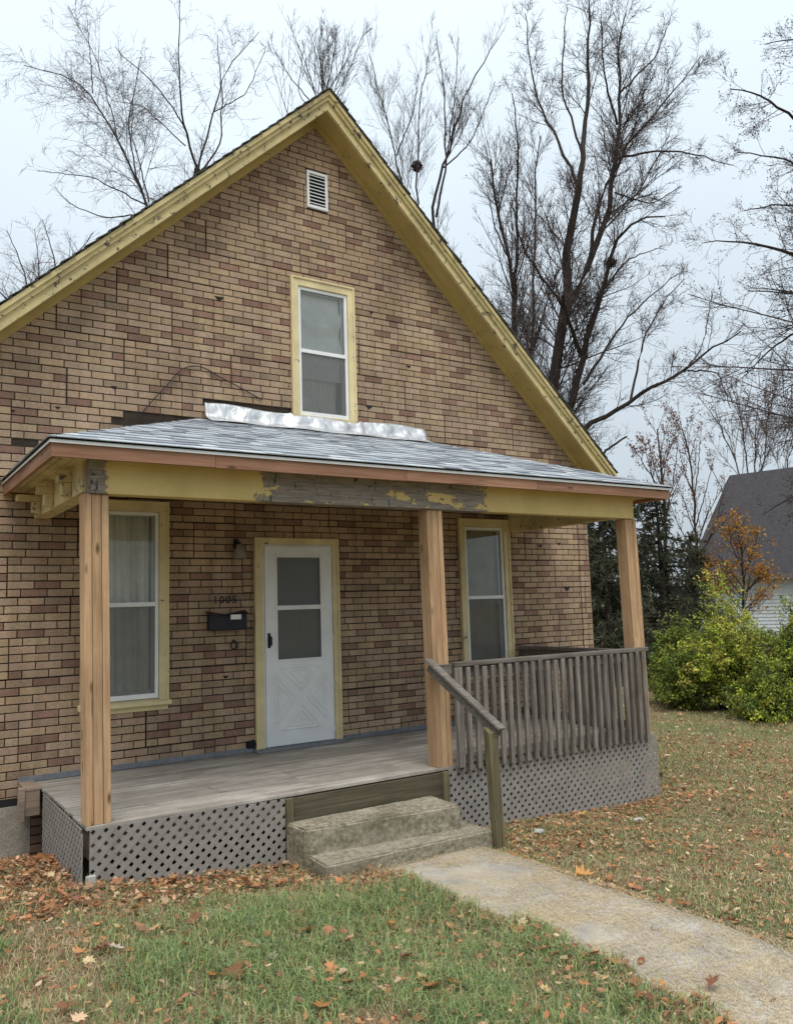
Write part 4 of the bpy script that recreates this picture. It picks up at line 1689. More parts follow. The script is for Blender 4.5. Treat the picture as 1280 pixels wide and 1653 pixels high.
def leaf_cloud(pos, size, cols, rg, name, mat, parent, up=0.4, kind=None):
    """small folded leaves (2 quads each -> 4 tris) at pos"""
    n = len(pos)
    d = rg.normal(size=(n, 3))
    d[:, 2] -= .2
    d /= np.linalg.norm(d, axis=1, keepdims=True)
    nr = rg.normal(size=(n, 3))
    nr[:, 2] += up
    s = np.cross(d, nr)
    s /= np.linalg.norm(s, axis=1, keepdims=True) + 1e-9
    h = np.cross(s, d)
    sz = size * rg.uniform(.6, 1.35, (n, 1))
    fold = rg.uniform(.05, .3, (n, 1))
    v0 = pos
    v1 = pos + d * sz * .5 + s * sz * .3 + h * sz * fold
    v2 = pos + d * sz
    v3 = pos + d * sz * .5 - s * sz * .3 + h * sz * fold
    V = np.stack([v0, v1, v2, v3], 1).reshape(-1, 3)
    b4 = np.arange(n)[:, None] * 4
    T = np.concatenate([b4 + np.array([0, 1, 2]), b4 + np.array([0, 2, 3])])
    tone = np.repeat(cols, 4, axis=0)
    o = obj(name, mesh_np(name, V, tris=T, mat=mat, tone=tone), parent)
    if kind:
        o['kind'] = kind
    return o


def palette(n, cols, rg, var=.25):
    c = np.array(cols)[rg.integers(0, len(cols), n)]
    return np.clip(c * rg.uniform(1 - var, 1 + var, (n, 1)) * rg.uniform(.93, 1.07, (n, 3)), 0, 1)


def tree(name, label, depth, limbs, seed, levels=((12, .42, (28, 62), .5, 5), (7, .42, (25, 60), .55, 4), (4, .5, (20, 60), .6, 2)),
         bark='bark', twig='twig', spread=1.2, upb=.22, droop=0.0, rmin=.0042, leaves=None, group='bare trees behind the house', t0=.25, cat='tree', thin=.78):
    """limbs: list of (polyline in photo pixels, width px at base, width px at tip); the first one starts at the ground"""
    rg = np.random.default_rng(seed)
    base = P(*limbs[0][0][0], depth)
    gzb = float(gz(base[0], base[1]))
    root = empty(name, (base[0], base[1], gzb), label, cat, group)
    mains, rads, parts = [], [], []
    placed = []
    for li, (pl, w0, w1) in enumerate(limbs):
        off0 = 0.0
        p0 = np.array(pl[0], float)
        if li and placed:
            # leave from the nearest point already built
            allp = np.concatenate(placed)
            uu, vv, _ = proj(allp)
            k = np.argmin((uu - p0[0]) ** 2 + (vv - p0[1]) ** 2)
            off0 = (allp[k] - CAM) @ FW - depth
        drift = rg.uniform(-1, 1) * spread if li else 0
        pts3 = []
        for j, (x, y) in enumerate(pl):
            f = j / max(1, len(pl) - 1)
            pts3.append(P(x, y, depth + off0 + drift * f * 2))
        if li == 0:
            pts3[0][2] = gzb - .3
        n = 16
        rs_, L = resample(pts3, n, rg, .0)
        wv = rg.normal(0, L * .004, (n, 3))
        wv[0] = 0
        rs_ += wv
        if li:
            w0, w1 = w0 * thin, w1 * thin * .9
        rad = np.linspace(w0, w1, n) / 2 * depth / FPX
        rad = np.maximum(rad, rmin)
        mains.append(rs_)
        rads.append(rad)
        placed.append(rs_[1:])
    Pm, Rm = np.array(mains), np.array(rads)
    V, Q = tubes(Pm, Rm, 7)
    tone = None
    obj('trunk', mesh_np('trunk', V, Q, mat=MAT[bark], smooth=True), root)
    cp, cr = Pm[0:], Rm[0:]
    tw = []
    tips = None
    first = True
    for (per, lm, ang, rm, seg) in levels:
        cp, cr = grow(cp, np.minimum(cr, .09), per, rg, lm, ang, rm, seg, t0=t0 if first else .15, upb=upb, wig=.085, droop=droop, rmin=rmin)
        if first:      # no shoots on the lower part of the trunk
            keep = cp[:, 0, 2] > gzb + (3.0 if 'orange' not in name else 1.2)
            cp, cr = cp[keep], cr[keep]
        first = False
        tw.append(tubes(cp, cr, 3))
        tips = cp
    V, Q = merge(tw)
    obj('crown', mesh_np('crown', V, Q, mat=MAT[twig]), root)
    if leaves:
        n, size, cols = leaves
        i = rg.integers(0, len(tips), n)
        j = rg.integers(1, tips.shape[1], n)
        pos = tips[i, j] + rg.normal(0, .04, (n, 3))
        leaf_cloud(pos, size, palette(n, cols, rg), rg, 'leaves', MAT['leafmat'], root, kind='stuff')
    return root


TR = 'bare trees behind the house'
tree('bare_tree', 'bare many-stemmed tree with fine drooping twigs rising behind the left roof slope', 23, [
    ([(296, 1030), (296, 700), (292, 480), (318, 270)], 22, 10),
    ([(294, 520), (262, 400), (235, 330), (190, 225), (150, 150), (110, 118), (35, 106)], 12, 2),
    ([(235, 330), (215, 260), (207, 190), (225, 110), (228, 90)], 6, 2),
    ([(240, 325), (228, 270), (212, 215), (215, 150)], 5, 2),
    ([(318, 270), (293, 190), (289, 100), (290, -5)], 8, 2),
    ([(320, 268), (345, 180), (367, 110), (420, 50)], 7, 2),
    ([(318, 272), (298, 205), (265, 150), (185, 75)], 6, 2),
    ([(310, 290), (345, 250), (358, 232), (357, 140), (350, 55)], 6, 2),
    ([(235, 330), (150, 285), (60, 275)], 5, 2),
    ([(230, 345), (170, 352), (110, 328), (88, 300)], 5, 2),
    ([(190, 225), (160, 100), (112, 12)], 4, 1.5),
    ([(150, 150), (145, 80), (140, 20)], 4, 1.5),
    ([(300, 235), (230, 170), (180, 160)], 4, 1.5),
    ([(345, 180), (400, 150), (430, 75)], 4, 1.5),
], 1, levels=((17, .33, (25, 60), .36, 7), (7, .5, (28, 62), .6, 5), (4, .55, (25, 62), .75, 3)), thin=.52, droop=.06, upb=.08, rmin=.0038, t0=.2, group=TR)
tree('bare_tree', 'small bare tree whose upright shoots show just above the roof peak', 27, [
    ([(520, 1020), (520, 600), (522, 260), (524, 150)], 14, 5),
    ([(522, 200), (500, 160), (465, 120), (440, 75)], 4, 1.5),
    ([(524, 160), (520, 110), (508, 60)], 4, 1.5),
    ([(526, 150), (535, 110), (543, 58)], 4, 1.5),
    ([(524, 190), (550, 150), (565, 110)], 3, 1.5),
    ([(522, 200), (480, 150), (490, 80)], 3, 1.5),
], 2, levels=((12, .4, (15, 45), .4, 5), (6, .45, (20, 50), .6, 4), (4, .5, (20, 50), .7, 2)), thin=.6, upb=.3, rmin=.0055, t0=.55, group=TR)
tree('bare_tree', 'bare tree with upright branches and a twig nest right of the roof peak', 24, [
    ([(715, 1030), (712, 700), (705, 450), (702, 372)], 22, 10),
    ([(702, 375), (695, 330), (716, 270), (742, 180), (770, 110), (805, 62)], 8, 2),
    ([(704, 350), (722, 260), (716, 130), (704, 55)], 6, 2),
    ([(706, 470), (672, 400), (672, 270), (678, 160), (690, 90)], 6, 2),
    ([(700, 480), (655, 330), (640, 250), (618, 170), (598, 85)], 6, 2),
    ([(640, 250), (668, 180), (675, 120)], 4, 1.5),
    ([(716, 270), (760, 230), (800, 130)], 4, 1.5),
    ([(655, 320), (605, 270), (575, 210)], 4, 1.5),
    ([(722, 250), (735, 150), (740, 60)], 4, 1.5),
], 3, levels=((17, .34, (15, 42), .4, 6), (9, .45, (18, 50), .6, 4), (4, .5, (20, 55), .75, 3)), thin=.65, upb=.28, rmin=.0038, t0=.3, group=TR)
tree('big_bare_tree', 'tallest dark bare tree with thick forked trunks beside the right roof slope', 22, [
    ([(884, 1030), (886, 760), (893, 620), (912, 500), (914, 390), (935, 305)], 31, 11),
    ([(935, 305), (945, 200), (950, 80), (952, -25)], 14, 3),
    ([(905, 540), (930, 465), (968, 390), (992, 310), (1000, 240), (996, 130), (1010, 20)], 19, 3),
    ([(950, 430), (958, 360), (972, 310), (1000, 250), (1060, 180), (1132, 88)], 10, 2),
    ([(935, 310), (895, 215), (862, 150), (848, 20)], 8, 2),
    ([(998, 255), (1060, 242), (1120, 246), (1185, 268)], 6, 2),
    ([(890, 760), (922, 655), (940, 570), (965, 480), (985, 428), (1002, 360), (1025, 342), (1075, 352)], 22, 3),
    ([(938, 575), (922, 530), (908, 480)], 10, 8),
    ([(900, 720), (960, 678), (1015, 655), (1025, 636), (1105, 600), (1160, 556), (1195, 535)], 14, 3),
    ([(1018, 645), (1035, 560), (1062, 500), (1105, 448)], 6, 2),
    ([(942, 620), (973, 572), (1000, 528), (1042, 482), (1095, 440)], 7, 2),
    ([(1105, 600), (1135, 560), (1150, 470)], 4, 2),
    ([(1110, 598), (1160, 600), (1180, 660)], 4, 2),
    ([(945, 790), (975, 728), (1012, 705)], 8, 5),
    ([(912, 500), (870, 440), (842, 395), (825, 320)], 6, 2),
    ([(996, 200), (975, 120), (970, 20)], 6, 2),
    ([(1000, 150), (1060, 90), (1085, 20)], 5, 2),
    ([(940, 250), (905, 140), (915, 10)], 6, 2),
    ([(992, 310), (1050, 330), (1100, 300)], 4, 2),
    ([(965, 480), (1010, 420), (1060, 400)], 5, 2),
], 4, levels=((20, .27, (25, 60), .4, 6), (9, .42, (28, 60), .6, 4), (5, .5, (25, 60), .75, 2)), thin=.7, upb=.13, rmin=.0042, t0=.3,
    group=TR, leaves=(5000, .035, [(.10, .065, .055), (.15, .09, .07)]))
tree('slender_bare_tree', 'slender bare tree with a straight dark stem close left of the big tree', 25, [
    ([(842, 1020), (840, 700), (834, 540), (829, 470), (820, 400), (803, 300), (792, 250)], 16, 3),
    ([(831, 490), (834, 380), (836, 250), (828, 150)], 7, 2),
    ([(829, 470), (850, 400), (870, 330)], 4, 1.5),
    ([(822, 420), (800, 370), (785, 300)], 4, 1.5),
], 5, levels=((20, .25, (22, 50), .45, 5), (9, .42, (22, 58), .55, 4), (5, .5, (20, 60), .7, 2)), upb=.2, rmin=.0042, t0=.45, group=TR,
    leaves=(700, .05, [(.06, .045, .04)]))
tree('slender_bare_tree', 'thin pale-stemmed bare tree standing between the slender tree and the big tree', 26, [
    ([(864, 1020), (862, 700), (861, 540), (865, 420), (860, 300), (868, 220)], 10, 2),
    ([(862, 560), (885, 480), (905, 430)], 4, 1.5),
], 6, levels=((22, .22, (22, 50), .45, 5), (10, .42, (22, 58), .55, 4), (4, .5, (22, 58), .7, 2)), bark='barkpale', upb=.2, rmin=.0042, t0=.45, group=TR)
tree('right_hand_tree', 'wide tree with small dark withered leaves spreading in above the neighbouring house', 19, [
    ([(1420, 1040), (1412, 800), (1400, 560), (1390, 300), (1395, 60)], 44, 16),
    ([(1402, 520), (1340, 440), (1280, 408), (1200, 388), (1135, 390)], 14, 2),
    ([(1392, 330), (1330, 240), (1270, 185), (1235, 150), (1178, 142)], 10, 2),
    ([(1396, 420), (1330, 290), (1270, 255), (1190, 246)], 9, 2),
    ([(1392, 200), (1330, 110), (1285, 60), (1235, 70)], 8, 2),
    ([(1404, 560), (1330, 520), (1270, 540), (1205, 600)], 9, 2),
    ([(1392, 300), (1320, 330), (1250, 330), (1200, 340)], 7, 2),
    ([(1400, 600), (1350, 600), (1290, 640), (1265, 720)], 7, 2),
    ([(1402, 480), (1330, 480), (1260, 470), (1205, 470)], 7, 2),
    ([(1395, 100), (1340, 30), (1290, -20)], 8, 2),
    ([(1412, 760), (1340, 790), (1280, 800), (1230, 830)], 8, 2),
], 7, levels=((16, .32, (28, 75), .4, 6), (9, .45, (25, 65), .6, 4), (4, .5, (25, 65), .75, 3)), upb=.05, rmin=.0038, t0=.35, droop=.03, group=TR,
    leaves=(15000, .042, [(.045, .03, .033), (.075, .05, .045), (.035, .028, .03)]))
tree('background_tree', 'fan-shaped bare tree rising straight behind the dark roof of the neighbouring house', 52, [
    ([(1222, 965), (1222, 870), (1220, 800)], 8, 6),
    ([(1222, 850), (1192, 760), (1165, 690), (1128, 640)], 4, 1.2),
    ([(1221, 850), (1205, 740), (1195, 670), (1180, 610)], 4, 1.2),
    ([(1222, 850), (1235, 740), (1240, 670), (1262, 590)], 4, 1.2),
    ([(1222, 860), (1265, 770), (1285, 700), (1310, 640)], 4, 1.2),
    ([(1221, 850), (1218, 740), (1222, 640)], 4, 1.2),
    ([(1222, 880), (1170, 800), (1140, 740)], 3, 1.2),
], 8, levels=((14, .4, (15, 42), .6, 4), (8, .45, (20, 50), .7, 3), (3, .5, (20, 60), .8, 2)), upb=.2, rmin=.008, t0=.3, twig='twig',
    leaves=(2500, .11, [(.16, .09, .06), (.12, .08, .065)]), spread=2.0, group='far trees')
tree('background_tree', 'twiggy bare tree showing low over the far left end of the roof', 29, [
    ([(60, 1030), (60, 700), (62, 560), (70, 470)], 14, 8),
    ([(62, 560), (40, 440), (10, 370)], 5, 1.5),
    ([(66, 520), (90, 430), (70, 355)], 5, 1.5),
    ([(68, 490), (120, 420), (150, 375)], 5, 1.5),
    ([(62, 560), (10, 480), (-40, 430)], 5, 1.5),
    ([(64, 540), (110, 450), (130, 400)], 5, 1.5),
], 9, levels=((16, .42, (25, 60), .5, 5), (9, .45, (25, 60), .6, 4), (4, .5, (20, 60), .7, 2)), upb=.05, droop=.05, rmin=.0042, t0=.4, group=TR)
rust = [(.20, .075, .035), (.15, .065, .04), (.24, .11, .05)]
tree('rusty_sapling', 'tall sapling still holding rust-brown leaves behind the right porch post', 30, [
    ([(1075, 1010), (1074, 880), (1068, 760), (1060, 690)], 7, 2),
    ([(1074, 860), (1055, 780), (1040, 715)], 3, 1.2),
    ([(1074, 840), (1090, 760), (1095, 700)], 3, 1.2),
    ([(1072, 800), (1040, 750), (1022, 720)], 3, 1.2),
], 10, levels=((12, .36, (18, 45), .6, 4), (6, .45, (20, 55), .7, 3)), upb=.2, rmin=.0042, t0=.3, leaves=(2000, .075, rust), group='rusty-leaved saplings')
tree('rusty_sapling', 'thin sapling with sparse rusty leaves right beside the neighbouring roof edge', 31, [
    ([(1125, 1010), (1124, 880), (1120, 790), (1110, 720), (1100, 690)], 6, 2),
    ([(1123, 850), (1140, 790), (1150, 750)], 3, 1.2),
    ([(1121, 800), (1128, 750), (1132, 690)], 3, 1.2),
], 12, levels=((12, .36, (18, 45), .6, 4), (6, .45, (20, 55), .7, 3)), upb=.2, rmin=.0042, t0=.3, leaves=(1100, .075, rust), group='rusty-leaved saplings')
tree('orange_sapling', 'small tree with bright orange autumn leaves in front of the neighbouring roof', 25, [
    ([(1200, 1040), (1200, 960), (1198, 900), (1190, 850)], 5, 2),
    ([(1200, 950), (1175, 915), (1158, 895)], 2.5, 1.2),
    ([(1199, 940), (1215, 890), (1225, 860)], 2.5, 1.2),
    ([(1200, 960), (1225, 935), (1240, 925)], 2.5, 1.2),
    ([(1199, 920), (1180, 880), (1178, 850)], 2.5, 1.2),
    ([(1200, 985), (1165, 945), (1148, 925)], 2.5, 1.2),
    ([(1200, 985), (1230, 960), (1250, 935)], 2.5, 1.2),
    ([(1200, 975), (1210, 935), (1218, 905)], 2.5, 1.2),
], 13, levels=((13, .42, (25, 60), .6, 4), (6, .5, (25, 60), .7, 2)), upb=.12, rmin=.005, t0=.3, spread=.4,
    leaves=(2300, .08, [(.52, .26, .05), (.60, .34, .08), (.44, .19, .04)]), group='autumn saplings')

# nests
for (x, y, d, lab) in ((673, 268, 24, 'round twig nest in the tree right of the roof peak'), (985, 424, 22, 'round twig nest in the fork of the tallest tree')):
    c = P(x, y, d)
    rg = np.random.default_rng(int(x))
    n = 110
    a = rg.normal(size=(n, 3))
    a /= np.linalg.norm(a, axis=1, keepdims=True)
    tdir = np.cross(a, rg.normal(size=(n, 3)))
    tdir /= np.linalg.norm(tdir, axis=1, keepdims=True)
    cc = a * np.array([.11, .11, .085]) * rg.uniform(.4, 1, (n, 1))
    pts = np.stack([cc - tdir * .16, cc + a * .03, cc + tdir * .16], 1)
    V, Q = tubes(pts, np.full((n, 3), .007), 3)
    tag(obj('bird_nest', mesh_np('bird_nest', V, Q, mat=MAT['nest']), None, tuple(c)), lab, 'nest')


# evergreens behind the porch ------------------------------------------------
def evergreen(px, pyb, depth, height, width, seed, label, cols, open_=0.0):
    rg = np.random.default_rng(seed)
    b_ = P(px, pyb, depth)
    z0_ = float(gz(b_[0], b_[1]))
    root = empty('evergreen_tree', (b_[0], b_[1], z0_), label, 'tree', 'evergreens behind the porch')
    n = 120
    tz = np.linspace(.06, .98, n) + rg.normal(0, .01, n)
    az = rg.uniform(0, 2 * np.pi, n)
    ln = width * (1.05 - tz) ** .6 * rg.uniform(.55, 1.1, n)
    seg = 7
    s = np.linspace(0, 1, seg)
    pts = np.zeros((n, seg, 3))
    pts[..., 0] = b_[0] + np.cos(az)[:, None] * ln[:, None] * s
    pts[..., 1] = b_[1] + np.sin(az)[:, None] * ln[:, None] * s
    pts[..., 2] = z0_ + tz[:, None] * height + ln[:, None] * (.25 * s - .38 * s ** 2) + rg.normal(0, .03, (n, seg))
    V1, Q1 = tubes(pts, np.linspace(.03, .006, seg)[None] * np.ones((n, 1)), 3)
    tr = np.array([[[b_[0], b_[1], z0_ - .2], [b_[0] + .05, b_[1], z0_ + height * .5], [b_[0], b_[1], z0_ + height]]])
    V2, Q2 = tubes(tr, np.array([[.14, .09, .02]]), 7)
    V, Q = merge([(V1, Q1), (V2, Q2)])
    obj('trunk', mesh_np('trunk', V, Q, mat=MAT['bark']), root)
    # side sprays, then needles along them
    sp_, sr = grow(pts, np.full((n, seg), .01), 18, rg, .40, (35, 75), .6, 3, t0=.12, upb=-.12, wig=.15, droop=.10, rmin=.004)
    keep = rg.uniform(size=len(sp_)) > open_
    sp_, sr = sp_[keep], sr[keep]
    m = 20
    i = np.repeat(np.arange(len(sp_)), m)
    t = rg.uniform(0, 3, len(i))
    k = np.minimum(t.astype(int), 2)
    f = (t - k)[:, None]
    p0 = sp_[i, k] * (1 - f) + sp_[i, k + 1] * f
    d = sp_[i, k + 1] - sp_[i, k]
    d /= np.linalg.norm(d, axis=1, keepdims=True) + 1e-9
    d = d + rg.normal(0, .55, d.shape)
    d /= np.linalg.norm(d, axis=1, keepdims=True)
    sd = np.cross(d, rg.normal(size=d.shape))
    sd /= np.linalg.norm(sd, axis=1, keepdims=True) + 1e-9
    l = rg.uniform(.10, .22, (len(i), 1))
    V = np.stack([p0 - sd * .016, p0 + sd * .016, p0 + d * l], 1).reshape(-1, 3)
    T = np.arange(len(i) * 3).reshape(-1, 3)
    tone = np.repeat(palette(len(i), cols, rg), 3, axis=0)
    obj('crown', mesh_np('crown', V, tris=T, mat=MAT['leafmat'], tone=tone), root)
    return root


EG = [(.075, .09, .055), (.095, .105, .065), (.055, .07, .045), (.14, .115, .075)]
EB = [(.10, .095, .055), (.13, .105, .065), (.075, .08, .045)]
evergreen(985, 1060, 21, 4.4, 1.5, 21, 'dark evergreen close behind the right corner of the house', EG, .6)
evergreen(1075, 1050, 24, 5.4, 2.0, 22, 'broad dark evergreen behind the right porch post and the shrubs', EG, .62)
evergreen(1030, 1050, 27, 5.6, 2.0, 23, 'olive evergreen filling the gap between its two darker neighbours', EB, .62)
evergreen(1125, 1050, 28, 4.3, 1.6, 24, 'sparse olive evergreen beside the neighbouring house wall', EB, .65)
evergreen(945, 1050, 25, 5.0, 1.9, 25, 'evergreen mostly hidden behind the wall of the brick house', EG, .62)


# shrubs ------------------------------------------------------------------
def shrub(cx, cy, h, w, seed, label, cols, nst=150, nleaf=24000, size=.05, lean=(0, 0)):
    rg = np.random.default_rng(seed)
    z0_ = float(gz(cx, cy))
    root = empty('green_shrub', (cx, cy, z0_), label, 'shrub', 'green shrubs at the edge of the lawn')
    az = rg.uniform(0, 2 * np.pi, nst)
    r0 = rg.uniform(0, .35, nst) * w
    out = rg.uniform(.0, 1.0, nst)
    L = h * np.where(rg.uniform(size=nst) < .1, rg.uniform(1.0, 1.3, nst), rg.uniform(.45, 1.02, nst)) * (1 - .42 * out)
    seg = 8
    s = np.linspace(0, 1, seg)[None]
    reach = (w * out)[:, None] * (s ** 1.35)
    X = cx + np.cos(az)[:, None] * (r0[:, None] + reach) + lean[0] * s
    Y = cy + np.sin(az)[:, None] * (r0[:, None] + reach) + lean[1] * s
    Z = z0_ - .03 + L[:, None] * (1.25 * s - .32 * s ** 2 * (1 + out[:, None]))
    pts = np.stack([X, Y, np.maximum(Z, z0_ + .02)], -1) + rg.normal(0, .02, (nst, seg, 3))
    ch, chr_ = grow(pts, np.full((nst, seg), .008), 7, rg, .32, (25, 65), .6, 4, t0=.1, upb=.05, wig=.15, droop=.06, rmin=.003)
    V, Q = merge([tubes(pts, np.linspace(.010, .004, seg) * np.ones((nst, 1)), 3), tubes(ch, chr_, 3)])
    obj('stems', mesh_np('stems', V, Q, mat=MAT['twig']), root)
    allc = ch
    i = rg.integers(0, len(allc), nleaf)
    t = rg.uniform(0, allc.shape[1] - 1.001, nleaf)
    k = t.astype(int)
    f = (t - k)[:, None]
    pos = allc[i, k] * (1 - f) + allc[i, k + 1] * f + rg.normal(0, .025, (nleaf, 3))
    pos[:, 2] = np.maximum(pos[:, 2], z0_ + .03)
    # leaf colour goes with the shoot
    shoot = palette(len(allc), cols, rg, .25)
    c = np.clip(shoot[i] * rg.uniform(.8, 1.2, (nleaf, 1)), 0, 1)
    leaf_cloud(pos, size, c, rg, 'foliage', MAT['leafmat'], root, up=1.2)
    return root


GB = [(.42, .45, .06), (.34, .39, .055), (.48, .48, .10), (.22, .28, .045), (.50, .47, .12)]
GD = [(.16, .21, .04), (.22, .27, .05), (.11, .155, .033), (.28, .31, .06)]
shrub(11.95, 3.05, 1.60, .70, 31, 'low dark-leaved green shrub nearest the right porch post', GD, 150, 22000, .055)
shrub(11.85, 1.75, 2.35, .85, 32, 'tall yellow-green shrub with long pale shoots in front of the white house', GB, 190, 32000, .05)
shrub(12.35, 0.55, 2.15, .95, 33, 'bushy green shrub right of the tall yellow-green one', GB[1:4] + GD[:2], 190, 32000, .05)
shrub(11.15, 0.62, 1.05, .65, 34, 'small rounded shrub spilling onto the lawn before the taller shrubs', GD + GB[:1], 110, 14000, .05)
shrub(14.2, 4.0, 1.6, .8, 35, 'shaded shrub at the back, between the tall shrub and the evergreens', GD, 150, 24000, .055)
shrub(11.30, 2.45, 1.25, .50, 36, 'small dark shrub at the lawn edge left of the tall yellow-green shrub', GD, 100, 14000, .05)

# ------------------------------------------------------------------ grass, straw and leaf litter


def in_view(x, y, z, m=160):
    uu, vv, dd = proj(np.stack([x, y, z], 1))
    return (uu > -m) & (uu < 1280 + m) & (vv < 1653 + m) & (dd > .5)


def vnoise(x, y, s, seed):
    rg = np.random.default_rng(seed)
    T = rg.uniform(0, 1, (64, 64))
    X, Y = x * s, y * s
    xi, yi = np.floor(X).astype(int), np.floor(Y).astype(int)
    fx, fy = X - xi, Y - yi
    fx, fy = fx * fx * (3 - 2 * fx), fy * fy * (3 - 2 * fy)
    g_ = lambda a, b_: T[a % 64, b_ % 64]
    return (g_(xi, yi) * (1 - fx) + g_(xi + 1, yi) * fx) * (1 - fy) + (g_(xi, yi + 1) * (1 - fx) + g_(xi + 1, yi + 1) * fx) * fy


def fbm(x, y, s, seed):
    return .55 * vnoise(x, y, s, seed) + .3 * vnoise(x, y, s * 2.3, seed + 1) + .15 * vnoise(x, y, s * 5.1, seed + 2)


def free(x, y):
    """not under the porch, house, steps or walkway"""
    ok = ~((x > -.50) & (x < 5.22) & (y > -1.90))
    ok &= ~((x > XL - .02) & (x < XR) & (y > -.03))
    ok &= ~((x > .98) & (x < 2.48) & (y > -2.52) & (y < -1.8))
    ok &= ~((x > WX0 + .03 * (y + 4) + .06 + .26 * (fbm(x, y, 4.0, 77) - .5)) & (x < WX1 + .03 * (y + 4) - .04 + .2 * (fbm(x, y, 4.0, 78) - .5)) & (y < -2.4))
    return ok


def litter_density(x, y):
    """where fallen leaves drift: along the skirts, steps and in the left corner"""
    d = np.zeros_like(x)
    d = np.maximum(d, np.exp(-((y + 1.98) / .28) ** 2) * (x > .0) * (x < 1.0))
    d = np.maximum(d, .8 * np.exp(-((y + 2.30) / .35) ** 2) * smooth(.1, .9, x) * (x < 1.6))
    d = np.maximum(d, .9 * np.exp(-((y + 2.75) / .22) ** 2) * smooth(.7, 1.1, x) * (x < 1.65))
    d = np.maximum(d, .9 * np.exp(-((y + 2.0) / .5) ** 2) * (x > 2.4) * (1 - smooth(5.0, 6.5, x)))
    d = np.maximum(d, .9 * np.exp(-((y + 2.7) / .45) ** 2) * (x > 2.5) * (1 - smooth(3.3, 4.5, x)))
    d = np.maximum(d, 1.2 * (x < -.45) * smooth(-2.2, -1.3, y))
    d = np.maximum(d, .24 * (x > 2.5))
    d = np.maximum(d, np.where(x < 1.7, .17, .2))
    d = np.maximum(d, .7 * np.exp(-((x - WX0 - .03 * (y + 4)) / .16) ** 2) * (y < -2.4))
    d = np.maximum(d, .9 * np.exp(-((x - WX1 - .03 * (y + 4)) / .14) ** 2) * (y < -2.4))
    d = np.maximum(d, .75 * (x < 1.6) * smooth(-2.75, -2.35, y))
    return d * (.45 + 1.1 * fbm(x, y, 1.7, 40))


def greenness(x, y):
    g_ = fbm(x, y, 1.1, 50)
    near = (x < 1.7)
    base = np.where(near, smooth(-2.45, -3.1, y) * .95, .34)
    base = np.where(near, base * (.35 + .65 * smooth(1.7, .7, x)), base)
    return np.clip(base * smooth(.22, .46, g_) + np.where(near, .06, .0), 0, 1)


def blades(n, xr, yr, seed, hh, ww, dens_fn, colour_fn, lean=.6, name='grass', wdir=None):
    rg = np.random.default_rng(seed)
    x = rg.uniform(*xr, n)
    y = rg.uniform(*yr, n)
    z = gz(x, y)
    k = free(x, y) & in_view(x, y, z)
    x, y, z = x[k], y[k], z[k]
    k = rg.uniform(size=len(x)) < dens_fn(x, y)
    x, y, z = x[k], y[k], z[k]
    n = len(x)
    az = rg.uniform(0, 2 * np.pi, n)
    h = rg.uniform(*hh, n) * (.6 + .8 * fbm(x, y, 2.1, 60))
    w = rg.uniform(*ww, n)
    ld = np.stack([np.cos(az), np.sin(az)], 1)
    ln = rg.uniform(.15, 1.0, n) * lean
    sd = np.stack([-ld[:, 1], ld[:, 0]], 1)
    tw = rg.uniform(-.8, .8, n)
    sdx = sd * np.cos(tw)[:, None] + ld * np.sin(tw)[:, None]
    V = np.zeros((n, 5, 3))
    o = np.stack([x, y, z - .006], 1)
    V[:, 0, :] = o
    V[:, 1, :] = o
    V[:, 0, :2] -= sdx * (w / 2)[:, None]
    V[:, 1, :2] += sdx * (w / 2)[:, None]
    mid = o.copy()
    mid[:, :2] += ld * (ln * h * .35)[:, None]
    mid[:, 2] += h * .62
    V[:, 2, :] = mid
    V[:, 3, :] = mid
    V[:, 2, :2] += sdx * (w * .38)[:, None]
    V[:, 3, :2] -= sdx * (w * .38)[:, None]
    tip = o.copy()
    tip[:, :2] += ld * (ln * h)[:, None]
    tip[:, 2] += h * np.clip(1.0 - .45 * ln, .2, 1)
    V[:, 4, :] = tip
    b5 = np.arange(n)[:, None] * 5
    Q = b5 + np.array([0, 1, 2, 3])
    T = b5 + np.array([3, 2, 4])
    col = colour_fn(x, y, n, rg)
    return V.reshape(-1, 3), Q, T, np.repeat(col, 5, axis=0)


def add_stuff(name, sets, mat, label, cat):
    V, Q, T, C = [], [], [], []
    off = 0
    for v_, q_, t_, c_ in sets:
        V.append(v_)
        Q.append(q_ + off)
        T.append(t_ + off)
        C.append(c_)
        off += len(v_)
    o = obj(name, mesh_np(name, np.concatenate(V), np.concatenate(Q), np.concatenate(T), mat=mat, tone=np.concatenate(C)))
    tag(o, label, cat, None, 'stuff')


GREENS = [(.20, .27, .095), (.25, .32, .12), (.14, .21, .08), (.32, .37, .15), (.22, .29, .15), (.34, .34, .15)]
STRAWS = [(.52, .41, .25), (.44, .33, .19), (.60, .49, .32), (.36, .26, .15), (.31, .27, .13)]


def cg(x, y, n, rg):
    return palette(n, GREENS, rg, .3)


def cs(x, y, n, rg):
    return palette(n, STRAWS, rg, .25)


